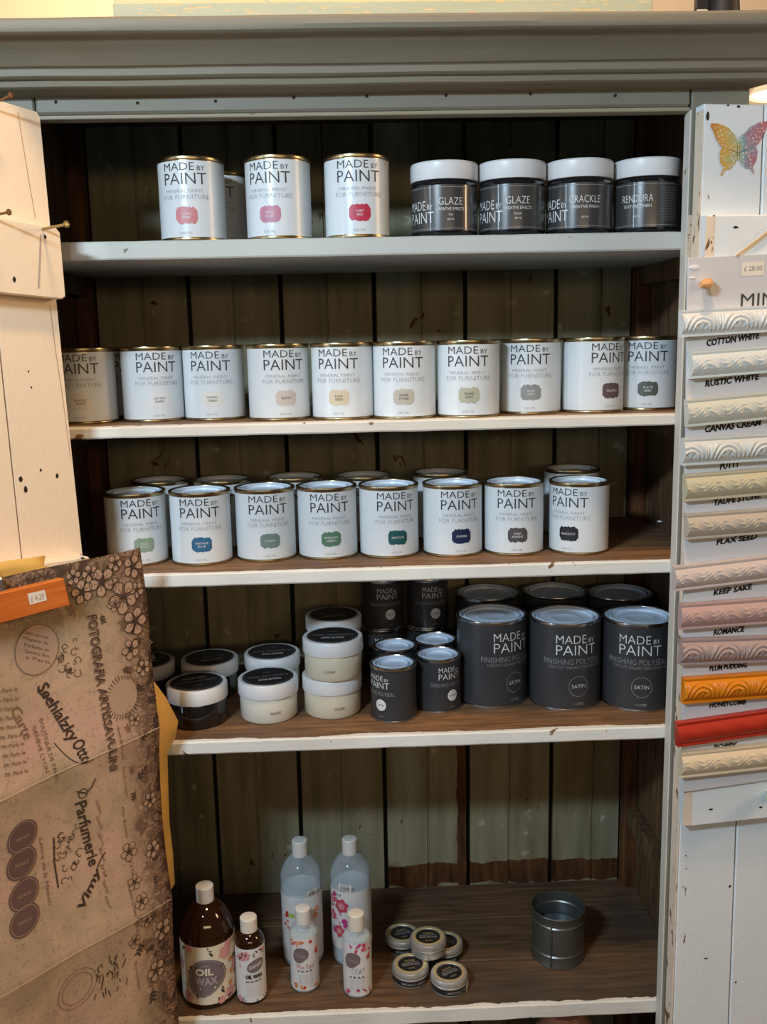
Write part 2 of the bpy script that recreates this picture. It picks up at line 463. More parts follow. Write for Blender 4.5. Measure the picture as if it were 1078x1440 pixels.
# ------------------------------------------------------------------ mesh helpers
class MB:
    def __init__(s):
        s.v, s.f, s.m = [], [], []

    def add(s, verts, faces, mi=0):
        o = len(s.v)
        s.v.extend(tuple(p) for p in verts)
        s.f.extend(tuple(i + o for i in f) for f in faces)
        s.m.extend([mi] * len(faces))

    def box(s, x0, x1, y0, y1, z0, z1, mi=0, bev=0.0):
        if not bev:
            s.add([(x0, y0, z0), (x1, y0, z0), (x1, y1, z0), (x0, y1, z0), (x0, y0, z1), (x1, y0, z1), (x1, y1, z1), (x0, y1, z1)],
                  [(0, 3, 2, 1), (4, 5, 6, 7), (0, 1, 5, 4), (1, 2, 6, 5), (2, 3, 7, 6), (3, 0, 4, 7)], mi)
            return
        bm = bmesh.new()
        bmesh.ops.create_cube(bm, size=1)
        for v in bm.verts:
            v.co = Vector((x0 if v.co.x < 0 else x1, y0 if v.co.y < 0 else y1, z0 if v.co.z < 0 else z1))
        bmesh.ops.bevel(bm, geom=list(bm.edges), offset=bev, segments=1, affect='EDGES')
        bm.verts.index_update()
        s.add([v.co[:] for v in bm.verts], [[v.index for v in f.verts] for f in bm.faces], mi)
        bm.free()

    def lathe(s, prof, seg=48, cx=0, cy=0, z0=0, mi=0, close_ends=True):
        """prof: list of (r, z) from bottom to top, outside outward"""
        rings = []
        verts = []
        for r, z in prof:
            if r < 1e-6:
                rings.append([len(verts)])
                verts.append((cx, cy, z0 + z))
            else:
                rings.append(list(range(len(verts), len(verts) + seg)))
                for k in range(seg):
                    a = 2 * pi * k / seg
                    verts.append((cx + r * sin(a), cy - r * cos(a), z0 + z))
        faces = []
        for a, b in zip(rings, rings[1:]):
            for k in range(seg):
                k2 = (k + 1) % seg
                if len(a) == 1 and len(b) == 1:
                    break
                if len(a) == 1:
                    faces.append((a[0], b[k2], b[k]))
                elif len(b) == 1:
                    faces.append((a[k], a[k2], b[0]))
                else:
                    faces.append((a[k], a[k2], b[k2], b[k]))
        s.add(verts, faces, mi)

    def prism(s, poly, axis, a0, a1, mi=0):
        """poly in the two other axes (order x,y,z without axis); extruded a0..a1"""
        n = len(poly)

        def P(p, a):
            q = list(p)
            q.insert(axis, a)
            return tuple(q)
        verts = [P(p, a0) for p in poly] + [P(p, a1) for p in poly]
        faces = [tuple(range(n)), tuple(range(2 * n - 1, n - 1, -1))]
        faces += [(i, i + n, (i + 1) % n + n, (i + 1) % n) for i in range(n)]
        s.add(verts, faces, mi)

    def tube(s, pts, r, seg=8, mi=0):
        pts = [Vector(p) for p in pts]
        rings = []
        o = []
        for i, p in enumerate(pts):
            t = (pts[min(i + 1, len(pts) - 1)] - pts[max(i - 1, 0)]).normalized()
            a = t.cross(Vector((0, 0, 1)) if abs(t.z) < .9 else Vector((1, 0, 0))).normalized()
            b = t.cross(a)
            rr = r[i] if isinstance(r, (list, tuple)) else r
            rings.append([len(o) + k for k in range(seg)])
            o += [p + a * rr * cos(2 * pi * k / seg) + b * rr * sin(2 * pi * k / seg) for k in range(seg)]
        f = []
        for a, b in zip(rings, rings[1:]):
            f += [(a[k], a[(k + 1) % seg], b[(k + 1) % seg], b[k]) for k in range(seg)]
        f += [tuple(rings[0][::-1]), tuple(rings[-1])]
        s.add(o, f, mi)

    def mesh(s, name, mats, smooth=True, ang=32, fix=True):
        me = bpy.data.meshes.new(name)
        me.from_pydata(s.v, [], s.f)
        for m in (mats if isinstance(mats, (list, tuple)) else [mats]):
            me.materials.append(M[m] if isinstance(m, str) else m)
        me.polygons.foreach_set('material_index', s.m)
        if fix:
            bm = bmesh.new()
            bm.from_mesh(me)
            bmesh.ops.recalc_face_normals(bm, faces=bm.faces)
            bm.to_mesh(me)
            bm.free()
        if smooth:
            me.polygons.foreach_set('use_smooth', [True] * len(me.polygons))
            me.set_sharp_from_angle(angle=radians(ang))
        me.update()
        return me


def link(name, data, parent=None, loc=None, kind=None, label=None):
    o = bpy.data.objects.new(name, data)
    COL.objects.link(o)
    if parent is not None:
        o.parent = parent
    if loc is not None:
        o.location = loc
    if kind:
        o['kind'] = kind
    if label:
        o['label'] = label
    return o


def part(name, mbuild, mats, parent=None, label=None, kind=None, smooth=True, ang=32, fix=True):
    return link(name, mbuild.mesh(name, mats, smooth, ang, fix), parent, label=label, kind=kind)


def thing(name, label, cat, loc=(0, 0, 0), rot=0.0, group=None, mesh=None):
    o = link(name, mesh, None, loc)
    o.rotation_euler = (0, 0, radians(rot))
    o['label'] = label
    o['category'] = cat
    if group:
        o['group'] = group
    return o


def boxpart(name, x0, x1, y0, y1, z0, z1, m, parent=None, bev=0.0015, **kw):
    b = MB()
    b.box(x0, x1, y0, y1, z0, z1, 0, bev)
    return part(name, b, m, parent, smooth=False, fix=False, **kw)


_gl = {}


def glyph(s, weight=0.0, shear=0.0):
    """outline of a string in the built-in font, normalised to a unit box"""
    key = (s, weight, shear)
    if key in _gl:
        return _gl[key]
    cu = bpy.data.curves.new('glyphs', 'FONT')
    cu.body = s
    cu.dimensions = '2D'
    cu.fill_mode = 'FRONT'
    cu.resolution_u = 2
    cu.offset = weight
    cu.shear = shear
    o = bpy.data.objects.new('glyphs', cu)
    COL.objects.link(o)
    bpy.context.view_layer.update()
    me = bpy.data.meshes.new_from_object(o)
    v = [(p.co.x, p.co.y) for p in me.vertices]
    f = [tuple(p.vertices) for p in me.polygons]
    bpy.data.objects.remove(o)
    bpy.data.curves.remove(cu)
    bpy.data.meshes.remove(me)
    x0 = min(p[0] for p in v)
    x1 = max(p[0] for p in v)
    y0 = min(p[1] for p in v)
    y1 = max(p[1] for p in v)
    v = [((p[0] - x0) / (x1 - x0), (p[1] - y0) / (y1 - y0)) for p in v]
    _gl[key] = (v, f)
    return _gl[key]


def text(b, s, cx, z0, w, h, fn, mi=0, weight=0.0, shear=0.0):
    v, f = glyph(s, weight, shear)
    b.add([fn(cx + (x - .5) * w, z0 + y * h) for x, y in v], f, mi)


def blob(b, pts, fn, mi=0):
    """filled flat shape: fan round its middle, mapped by fn"""
    n = len(pts)
    cx = sum(p[0] for p in pts) / n
    cz = sum(p[1] for p in pts) / n
    V = [fn(cx, cz)]
    F = []
    mid = [((p[0] + cx) / 2, (p[1] + cz) / 2) for p in pts]
    V += [fn(*p) for p in mid] + [fn(*p) for p in pts]
    for i in range(n):
        j = (i + 1) % n
        F.append((0, 1 + i, 1 + j))
        F.append((1 + i, 1 + n + i, 1 + n + j, 1 + j))
    b.add(V, F, mi)


def disc(cx, cz, rx, rz, n=20, rag=0.0, petals=0, rot=0.0):
    out = []
    for k in range(n):
        a = 2 * pi * k / n
        q = 1 + (rag * sin(petals * a) if petals else rag * random.uniform(-1, 1))
        x, z = rx * q * cos(a), rz * q * sin(a)
        out.append((cx + x * cos(rot) - z * sin(rot), cz + x * sin(rot) + z * cos(rot)))
    return out


def stroke(b, pts, w, fn, mi=0):
    """flat ribbon along a polyline in the label plane"""
    n = len(pts)
    V, F = [], []
    for i, p in enumerate(pts):
        q0, q1 = pts[max(0, i - 1)], pts[min(n - 1, i + 1)]
        tx, tz = q1[0] - q0[0], q1[1] - q0[1]
        L = sqrt(tx * tx + tz * tz) or 1
        nx, nz = -tz / L * w / 2, tx / L * w / 2
        V += [fn(p[0] + nx, p[1] + nz), fn(p[0] - nx, p[1] - nz)]
    for i in range(n - 1):
        F.append((2 * i, 2 * i + 1, 2 * i + 3, 2 * i + 2))
    b.add(V, F, mi)


def ring(b, cx, cz, rx, rz, w, fn, mi=0, n=28, rot=0.0):
    p = disc(cx, cz, rx, rz, n, rot=rot)
    stroke(b, p + [p[0]], w, fn, mi)


def on_cyl(R):
    return lambda x, z: (R * sin(x / R), -R * cos(x / R), z)


# ------------------------------------------------------------------ setting
fl = MB()
fl.box(-4, 4, -4.5, 2.62, -0.05, 0)
part('floor', fl, 'floor', kind='structure', smooth=False, fix=False)
wl = MB()
wl.box(-4, 4, 2.5, 2.6, 0, 3.4)
part('wall_back', wl, 'wall', kind='structure', smooth=False, fix=False)

# ------------------------------------------------------------------ cabinet
XI0, XI1 = -0.397, 0.4159          # door opening
XO0, XO1 = -0.470, 0.489           # outside faces
SI0, SI1 = -0.452, 0.471           # inner faces of the sides
S1, S2, S3, S4, S5 = 1.6305, 1.3936, 1.1923, 0.950, 0.5155
YB = 0.352
cab = thing('paint_cupboard', 'old grey painted wooden cupboard with open doors and five worn shelves', 'cupboard')
boxpart('stile', XI1, XO1, 0, 0.022, 0, 1.803, 'frame', cab, 0.002)
boxpart('stile', XO0, XI0, 0, 0.022, 0, 1.803, 'frame', cab, 0.002)
b = MB()
b.box(XI1 - 0.0015, XI1 + 0.0005, 0.0005, 0.0215, 0.1, 1.775, 0, 0.0004)
part('stile_edge', b, 'frame_lit', cab, label='chipped inner edge of the right stile, painted bright as if lit from the left', smooth=False, fix=False)
boxpart('header_rail', XI0 + 0.0015, XI1 - 0.0012, 0, 0.022, 1.7795, 1.803, 'frame', cab, 0.003)
boxpart('header_lip', XI0, XI1, 0.004, 0.026, 1.7745, 1.7795, 'lip', cab, 0.001, label='worn bare lower edge of the header rail')
boxpart('side_panel', SI1, XO1, 0.022, 0.372, 0, 1.85, 'sidewood', cab)
boxpart('side_panel', XO0, SI0, 0.022, 0.372, 0, 1.85, 'sidewood', cab)
boxpart('top_board', XO0, XO1, 0.0, 0.372, 1.838, 1.856, 'sidewood', cab)
boxpart('base_board', SI0, SI1, 0.022, YB - .001, 0.16, 0.18, 'sidewood', cab)
boxpart('corner_post', 0.448, SI1, 0.322, YB, 0.16, 1.838, 'brown', cab)
boxpart('corner_post', SI0, -0.428, 0.322, YB, 0.16, 1.838, 'brown', cab)
# cornice: stepped moulding with mitred returns; profile is (projection, z)
prof = [(0.0, 1.799), (0.010, 1.800), (0.028, 1.8015), (0.032, 1.8035), (0.034, 1.8095), (0.041, 1.8105), (0.044, 1.8125), (0.045, 1.8195),
        (0.047, 1.8210), (0.050, 1.8215), (0.053, 1.824), (0.060, 1.830), (0.070, 1.8365), (0.080, 1.8405), (0.083, 1.8425), (0.094, 1.843), (0.099, 1.8455), (0.101, 1.850),
        (0.1005, 1.857), (0.097, 1.8605), (0.085, 1.862), (0.0, 1.862)]
b = MB()
n = len(prof)
V = []
nx = 40
for i in range(nx + 1):
    for p, z in prof:
        x0, x1 = XO0 - p, XO1 + p
        x = x0 + (x1 - x0) * i / nx
        w = 0.0012 * mnoise.noise((x * 7, z * 30, 0)) if 0 < i < nx else 0
        V.append((x, -p - w, z + w * .6))
F = []
for r in range(nx):
    for k in range(n):
        a, c = r * n + k, r * n + (k + 1) % n
        F.append((a, a + n, c + n, c))
F.append(tuple(range(n)))
F.append(tuple(nx * n + k for k in range(n))[::-1])
b.add(V, F)
part('cornice', b, 'cornice', cab, ang=28)
b = MB()
for x, z in [(-0.370, 1.798), (-0.271, 1.7955), (-0.176, 1.7965), (-0.080, 1.7995), (0.010, 1.800), (0.108, 1.800), (0.213, 1.800), (0.319, 1.797)]:
    b.lathe([(0, 0), (0.0022, 0.0), (0.0017, 0.0006), (0, 0.0008)], 8, 0, 0, 0)
    for i in range(len(b.v) - 18, len(b.v)):
        vx, vy, vz = b.v[i]
        b.v[i] = (x + vx, -vz - 0.0001, z - 0.004 + vy)
part('nail_holes', b, 'hole', cab, kind='stuff')

# back boards: each plank with a bead groove down its middle
gaps = [-0.451, -0.430, -0.278, -0.129, 0.023, 0.1725, 0.323, 0.4505]
beads = [None, -0.352, -0.2055, -0.0545, 0.100, 0.247, 0.398]
for i in range(len(gaps) - 1):
    x0, x1 = gaps[i] + 0.0036, gaps[i + 1] - 0.0036
    yv = YB + (0.0015 if i % 2 else 0.0)
    pts = [(x0, yv + 0.001), (x0 + 0.001, yv)]
    if beads[i] is not None:
        bx = beads[i]
        pts += [(bx - 0.0022, yv), (bx - 0.001, yv + 0.0035), (bx + 0.001, yv + 0.0035), (bx + 0.0022, yv)]
    pts += [(x1 - 0.001, yv), (x1, yv + 0.001), (x1, yv + 0.010), (x0, yv + 0.010)]
    b = MB()
    b.prism(pts, 2, 0.16, 1.838)
    part('back_plank', b, 'backboard', cab, smooth=False)
boxpart('back_sheet', XO0, XO1, 0.3665, 0.3725, 0.1, 1.838, 'black_gap', cab, 0)


def shelf(z0, z1, m, boards, sag=0.0, wob=0.0012):
    """one shelf made of one or more boards, the front one with a slightly wavy worn edge"""
    root = None
    ys = [0.0222] + boards + [0.3505]
    for k in range(len(ys) - 1):
        ya, yb = ys[k] + (0.0007 if k else 0), ys[k + 1] - 0.0007
        b = MB()
        nx = 64 if k == 0 else 8
        V, F = [], []
        for i in range(nx + 1):
            x = SI0 + 0.001 + (SI1 - SI0 - 0.002) * i / nx
            e = wob * mnoise.noise((x * 22 + z0 * 31, 3.1, z0)) if k == 0 else 0
            e2 = wob * mnoise.noise((x * 46 + z0 * 17, 9.1, z0)) if k == 0 else 0
            V += [(x, ya + 0.0016, z0 + e * .7), (x, ya + e * .6, z0 + 0.002 + e * .5), (x, ya + e2 * .6, z1 - 0.002), (x, ya + 0.002, z1 + min(0, e2)), (x, ya + 0.008, z1), (x, yb, z1), (x, yb, z0)]
        for i in range(nx):
            for j in range(7):
                j2 = (j + 1) % 7
                F.append((i * 7 + j, (i + 1) * 7 + j, (i + 1) * 7 + j2, i * 7 + j2))
        F.append(tuple(range(7)))
        F.append(tuple(range(nx * 7 + 6, nx * 7 - 1, -1)))
        b.add(V, F)
        if root is None:
            root = part('shelf', b, m, cab, ang=25)
        else:
            part('shelf_board', b, m, root, ang=25)
    return root


shelf(1.6075, S1, 'shelf_top', [], wob=0.0008)
shelf(1.3785, S2, 'shelf2', [0.19])
shelf(1.1740, S3, 'shelf3', [0.105, 0.23])
shelf(0.9310, S4, 'shelf3', [0.20])
shelf(0.4920, S5, 'shelf5', [0.132, 0.245], wob=0.0020)
# shelf bearers on the side walls and an old drawer runner in the lowest bay
for z in (1.6075, 1.3785, 1.1740, 0.9310):
    boxpart('shelf_bearer', 0.452, SI1 - .0005, 0.03, 0.321, z - 0.030, z - 0.0008, 'sidewood', cab)
    boxpart('shelf_bearer', SI0 + .0005, -0.433, 0.03, 0.321, z - 0.030, z - 0.0008, 'sidewood', cab)
boxpart('side_runner', 0.452, SI1 - .0005, 0.03, 0.321, 0.642, 0.672, 'sidewood', cab)
# hinge on the right stile
b = MB()
b.box(0.4155, 0.4232, -0.0022, -0.0001, 1.592, 1.648, 0, 0.0006)
b.tube([(0.4236, -0.0045, 1.600), (0.4236, -0.0045, 1.642)], 0.0036, 10)
part('hinge', b, 'steel_hinge', cab)
b = MB()
b.lathe([(0, 0), (0.004, 0.0005), (0.0035, 0.002), (0, 0.003)], 10, 0.4675, 0.235, S3 + 0.012)
part('wall_plug', b, 'jar_lid', cab, label='tiny white plug low on the side wall of the third bay')


def frame_at(px, py, deg):
    t = radians(deg)
    return Matrix.Translation((px, py, 0)) @ Matrix.Rotation(t, 4, 'Z')


# ------------------------------------------------------------------ left door (local: X along the door to its right edge, -Y towards the room)
LDM = frame_at(-0.3652, -0.030, 49.5)


def quad_plank(b, tl, tr, br, bl, y0, y1, mi=0, ch=0.0015):
    """plank with a chamfered front; corners (x,z); y0 front, y1 back"""
    cx = (tl[0] + tr[0] + br[0] + bl[0]) / 4
    cz = (tl[1] + tr[1] + br[1] + bl[1]) / 4
    c = [bl, br, tr, tl]
    ins = []
    for x, z in c:
        ins.append((x + (ch if x < cx else -ch), z + (ch if z < cz else -ch)))
    V = [(x, y0, z) for x, z in ins] + [(x, y0 + ch, z) for x, z in c] + [(x, y1, z) for x, z in c]
    F = [(0, 1, 2, 3), (11, 10, 9, 8)]
    for i in range(4):
        j = (i + 1) % 4
        F += [(i, i + 4, j + 4, j), (i + 4, i + 8, j + 8, j + 4)]
    b.add(V, F, mi)


b = MB()
b.box(-0.40, -0.03, 0.010, 0.020, 0.10, 1.765)
ld = part('door', b, 'hole', cab, label='left door, warm cream paint over planks and battens', smooth=False, fix=False)
ld.matrix_local = LDM
xs = [-0.006, -0.0925, -0.182, -0.272, -0.362]
for i in range(4):
    b = MB()
    if i == 0:
        b.add([], [])
        pts = [(-0.1115, 0.10), (-0.009, 0.10), (-0.0085, 0.90), (-0.0075, 1.235), (-0.0135, 1.43), (-0.0165, 1.5575), (-0.0170, 1.650), (-0.0193, 1.766), (-0.0230, 1.7722), (-0.047, 1.7745), (-0.0702, 1.7768), (-0.0842, 1.644), (-0.0950, 1.507), (-0.0906, 1.242), (-0.095, 0.8)]
        pts = [(-0.095, 0.10)] + pts[1:-1]
        b.prism(pts, 1, 0.0, 0.020)
    else:
        xr, xl = xs[i] - 0.0022, xs[i + 1]
        pts = [(xl, 0.10), (xr - 0.002, 0.10), (xr + 0.002, 1.242), (xr - 0.0028, 1.507), (xr + 0.008, 1.644), (xr + 0.022, 1.7785), (xl + 0.022, 1.786), (xl, 1.507)]
        b.prism(pts, 1, 0.0005 * i, 0.020)
    part('plank', b, 'door_cream', ld, smooth=False)
bt = [[(-0.38, 1.665), (-0.0222, 1.6392), (-0.0168, 1.6335), (-0.0160, 1.5590), (-0.021, 1.5560), (-0.38, 1.580)],
      [(-0.38, 1.262), (-0.012, 1.2360), (-0.008, 1.2300), (-0.008, 1.150), (-0.38, 1.170)],
      [(-0.38, 0.50), (-0.012, 0.48), (-0.012, 0.40), (-0.38, 0.42)]]
for q in bt:
    b = MB()
    V = [(x, -0.020 + 0.0012, z) for x, z in q]
    n = len(q)
    cx = sum(p[0] for p in q) / n
    cz = sum(p[1] for p in q) / n
    V2 = [(x + (0.0012 if x < cx else -0.0012), -0.020, z + (0.0012 if z < cz else -0.0012)) for x, z in q]
    V3 = [(x, -0.0001, z) for x, z in q]
    V = V2 + V + V3
    F = [tuple(range(n)), tuple(range(3 * n - 1, 2 * n - 1, -1))]
    for i in range(n):
        j = (i + 1) % n
        F += [(i, i + n, j + n, j), (i + n, i + 2 * n, j + 2 * n, j + n)]
    b.add(V, F)
    part('batten', b, 'door_cream', ld, smooth=False)


def nail(parent, base, d, L, m, head=0.0036, sh=0.0015):
    b = MB()
    base, d = Vector(base), Vector(d).normalized()
    b.tube([base, base + d * (L - .001)], sh, 8)
    b.tube([base + d * (L - 0.0025), base + d * (L - 0.0008), base + d * L, base + d * (L + .0007)], [sh, head, head, head * .6], 12)
    return part('nail', b, m, parent)


nail(ld, (-0.0405, -0.019, 1.636), (0.10, -1, 0.05), 0.044, 'nail', 0.0042, 0.0017)
nail(ld, (-0.108, -0.019, 1.645), (0.15, -1, 0.05), 0.036, 'rust')
nail(ld, (-0.086, 0.0, 1.7675), (0.20, -1, 0.20), 0.040, 'rust', 0.0032)
nail(ld, (-0.010, 0.0005, 1.236), (-0.55, -1, 0.08), 0.030, 'tin_silver', 0.0026, 0.0012)
b = MB()
for x, z, y, r in [(-0.0845, 1.3432, 0, .0028), (-0.0791, 1.3303, 0, .0028), (-0.035, 1.3414, 0, .0022), (-0.0569, 1.3512, 0, .0015), (-0.0825, 1.577, -.02, .0022), (-0.0381, 1.6275, -.02, .0018), (-0.060, 1.452, 0, .001), (-0.062, 1.471, 0, .001)]:
    blob(b, disc(x, z, r, r * 1.4, 10, 0.2), lambda u, w, y=y: (u, y - 0.0003, w))
stroke(b, [(-0.0479, 1.768), (-0.0452, 1.74), (-0.0415, 1.70), (-0.036, 1.650)], 0.0005, lambda u, w: (u, -0.0003, w), 1)
stroke(b, [(-0.026, 1.55), (-0.0235, 1.50), (-0.0185, 1.44), (-0.014, 1.36)], 0.0005, lambda u, w: (u, -0.0003, w), 1)
part('nail_holes', b, ['hole', 'crack'], ld, kind='stuff', smooth=False, fix=False)
b = MB()
stroke(b, [(-0.0437, 1.6295), (-0.0475, 1.60), (-0.0522, 1.568)], 0.0022, lambda u, w: (u, -0.0204, w))
part('pencil_mark', b, 'pencil', ld, smooth=False, fix=False)

# ------------------------------------------------------------------ right door (local: X away from its hinge edge, -Y towards the room)
RDM = frame_at(0.42478, -0.0245, 7.0)
b = MB()
b.box(0.004, 0.40, 0.010, 0.0225, 0.10, 1.770)
rd = part('door', b, 'hole', cab, label='right door, pale chipped paint over planks and battens', smooth=False, fix=False)
rd.matrix_local = RDM
for i, (a, c) in enumerate([(0.0, 0.0868), (0.0892, 0.178), (0.1805, 0.27), (0.2725, 0.362)]):
    b = MB()
    top = 1.7765 + 0.001 * i
    quad_plank(b, (a - (0.002 if i == 0 else 0.0102), top), (c - 0.010, top), (c + 0.003, 0.10), (a + (0.0015 if i == 0 else .003), 0.10), 0.0006 * (i % 2), 0.022)
    part('plank', b, 'door_blue', rd, smooth=False)
b = MB()
b.box(-0.0024, -0.0004, 0.0006, 0.0215, 0.11, 1.77, 0, 0.0004)
part('door_edge', b, 'door_edge', rd, label='chipped bare wood edge of the right door', smooth=False, fix=False)
for z0, z1, xl in [(1.555, 1.6430, -0.0020), (0.8285, 0.905, -0.004), (0.30, 0.38, -0.004)]:
    b = MB()
    quad_plank(b, (xl, z1), (0.36, z1 + 0.002), (0.36, z0 + 0.002), (xl + .002, z0), -0.018, -0.0001, ch=0.002)
    bt_ = part('batten', b, 'door_blue', rd, smooth=False)
    b = MB()
    b.box(xl - 0.0016, xl + 0.0102, -0.0187, -0.0179, z0 + .003, z1 - .002, 0, 0.0002)
    part('bare_end', b, 'door_edge', bt_, smooth=False, fix=False)
b = MB()
for x, z, y, rx, rz in [(0.0362, 1.628, -.018, .0038, .0016), (0.0064, 1.6405, -.018, .002, .002), (0.0075, 1.634, -.018, .0012, .0014), (0.0351, 0.8517, -.018, .0030, .0014), (0.1095, 0.8473, -.018, .0030, .0014), (0.003, 1.762, 0, .0022, .006), (0.043, 1.7735, 0, .0025, .0014), (0.029, 1.775, 0, .0018, .001), (0.079, 0.72, 0, .0018, .0022), (0.0100, 0.775, 0, .001, .0012), (0.0115, 0.755, 0, .001, .001), (0.0470, 0.610, 0, .003, .0012), (0.095, 0.565, 0, .0015, .0015)]:
    blob(b, disc(x, z, rx, rz, 10, 0.15), lambda u, w, y=y: (u, y - 0.0004, w))
part('nail_holes', b, 'hole', rd, kind='stuff', smooth=False, fix=False)
# butterfly transfer
WING_U = [(0.0445, 1.7320), (0.0400, 1.7400), (0.0310, 1.7490), (0.0190, 1.7545), (0.0075, 1.7555), (0.0068, 1.7520), (0.0110, 1.7450), (0.0150, 1.7360), (0.0195, 1.7290), (0.0260, 1.7250), (0.0440, 1.7190)]
WING_L = [(0.0450, 1.7200), (0.0330, 1.7235), (0.0225, 1.7265), (0.0200, 1.7190), (0.0210, 1.7090), (0.0260, 1.7020), (0.0225, 1.6930), (0.0240, 1.6925), (0.0290, 1.7000), (0.0345, 1.6995), (0.0410, 1.7060), (0.0440, 1.7130)]


def skewed(u, w):
    return (u, w + (u - 0.045) * 0.045)


b = MB()
fn = lambda u, w: (u, -0.0007, skewed(u, w)[1])
for wing in (WING_U, WING_L):
    blob(b, wing, fn)
    blob(b, [(0.0905 - x, z) for x, z in wing], fn)
blob(b, disc(0.0452, 1.7215, 0.0022, 0.013, 12), fn)
stroke(b, [(0.0448, 1.735), (0.043, 1.739), (0.0405, 1.741)], 0.0006, fn)
stroke(b, [(0.0456, 1.735), (0.047, 1.739), (0.0495, 1.741)], 0.0006, fn)
part('butterfly_transfer', b, 'butterfly', rd, label='multicoloured lace butterfly transfer on the door top', smooth=False, fix=False)
b = MB()
b.lathe([(0, 0), (0.006, 0), (0.007, 0.006), (0.0125, 0.012), (0.0135, 0.018), (0.010, 0.024), (0, 0.0265)], 20)
kn = part('knob', b, 'glass_knob', rd, label='pale green glass knob')
kn.matrix_local = Matrix.Translation((0.121, -0.018, 0.866)) @ Matrix.Rotation(radians(90), 4, 'X')

# ------------------------------------------------------------------ colour sample board on the right door
sb = thing('sample_board', 'pale grey board of painted moulding samples hung on the right door', 'sample board')
sb.matrix_world = RDM @ Matrix.Translation((0, 0, 0.8833))
ZB = 0.8833
b = MB()
q = [(-0.0275, 1.5912 - ZB), (0.30, 1.604 - ZB), (0.325, 0.898 - ZB), (-0.0099, 0.0)]
quad_plank(b, q[0], q[1], q[2], q[3], -0.0225, -0.0188, ch=0.0005)
part('board', b, 'board', sb, smooth=False)
for x, z, r in [(-0.0190, 1.5795, 0.0045), (-0.0210, 1.5672, 0.0026)]:
    b = MB()
    b.lathe([(r, 0), (r * .8, 0.0012), (r * .3, 0.0018), (0, 0.0016)], 14)
    pb = part('paint_blob', b, 'jar_lid', sb)
    pb.matrix_local = Matrix.Translation((x, -0.0224, z - ZB)) @ Matrix.Rotation(radians(90), 4, 'X') @ Matrix.Diagonal((1.6, 0.7, 1, 1))
strips = [('cream_white', (222, 224, 220), 'cream white', -0.0387, 1.5280, 2.03, 0.0331, 0), ('soft_white', (214, 218, 214), 'soft white', -0.0237, 1.4768, 2.82, 0.0335, 1), ('pale_cream', (206, 206, 192), 'pale cream', -0.0272, 1.4177, 3.19, 0.0345, 1), ('putty', (208, 210, 206), 'putty white', -0.0311, 1.3688, 0.98, 0.0348, 0), ('olive_taupe', (194, 186, 158), 'olive taupe', -0.0265, 1.3222, 1.9, 0.0346, 1), ('flax', (188, 176, 160), 'flax beige', -0.0227, 1.2707, 1.17, 0.0328, 1),
          ('pinkish_beige', (204, 188, 180), 'pinkish beige', -0.0363, 1.2025, 3.22, 0.0325, 1), ('dusty_pink', (188, 156, 150), 'dusty pink', -0.0271, 1.1517, 0.29, 0.0345, 1), ('mauve', (168, 146, 142), 'mauve', -0.0255, 1.1041, -2.2, 0.0355, 0), ('amber', (216, 128, 20), 'bright orange', -0.0195, 1.0498, -0.4, 0.0355, 0), ('brick_red', (176, 48, 30), 'brick red', -0.0253, 0.9876, 3.21, 0.0338, 2), ('sand', (216, 198, 168), 'sand', -0.0188, 0.9443, 0.85, 0.0355, 1)]


def relief(pat, s, t):
    """carved relief height 0..1 along (s) and across (t 0..1) a strip"""
    if t < 0.16 or t > 0.86:
        return 0.0
    env = min(1, (t - 0.16) / 0.08, (0.86 - t) / 0.10)
    if pat == 0:
        P = 0.050
        x = (s % P) / P - 0.5
        d = sqrt(x * x + ((t - 0.20) * 0.66) ** 2)
        if d > 0.47:
            return env * (0.35 + 0.35 * cos(abs(x) * 150))
        r = 0.5 + 0.5 * cos((d - 0.44) * 2 * pi * 9)
        if d < 0.2:
            r = 0.6 * (0.5 + 0.5 * cos(atan2(x, t - 0.19) * 7))
        return env * r
    if pat == 1:
        P = 0.047
        x = (s % P) / P
        a = 0.5 + 0.5 * sin((x * 2.2 + t * 1.3) * 2 * pi * 1.5 + 1.3 * sin(2 * pi * x))
        c = 0.5 + 0.5 * cos((t - 0.35 - 0.18 * sin(2 * pi * x)) * 40)
        e = 0.5 + 0.5 * sin(s * 1500 + t * 12 + 3 * sin(2 * pi * x))
        return env * (a * c * 0.7 + 0.2 * a + 0.35 * e * (1 - a)) * (1 if 0.3 < t < 0.75 else .55)
    return env * 0.25 * (0.5 + 0.5 * sin(s * 160 + t * 9))


def strip_mesh(pat, L, H, seed):
    nx, nz = 230, 24
    b = MB()
    V, F = [], []
    for i in range(nx + 1):
        s = L * i / nx
        for j in range(nz + 1):
            t = j / nz
            base = 0.0095 if (t < 0.08 or t > 0.90) else 0.0075 + 0.0065 * sin(pi * (t - 0.08) / 0.82) ** 0.8
            y = base + 0.0022 * relief(pat, s + seed * 0.013, t)
            V.append((s, -y, H * t))
    W = nz + 1
    for i in range(nx):
        for j in range(nz):
            a = i * W + j
            F.append((a, a + W, a + W + 1, a + 1))
    o = len(V)
    # back rim
    back = [(0, 0, 0), (L, 0, 0), (L, 0, H), (0, 0, H)]
    V += back
    F += [tuple([o] + [j for j in range(W)] + [o + 3]), tuple([o + 2] + [nx * W + j for j in range(nz, -1, -1)] + [o + 1]),
          tuple([o + 1] + [i * W for i in range(nx, -1, -1)] + [o]), tuple([o + 3] + [i * W + nz for i in range(nx + 1)] + [o + 2])]
    b.add(V, F)
    return b


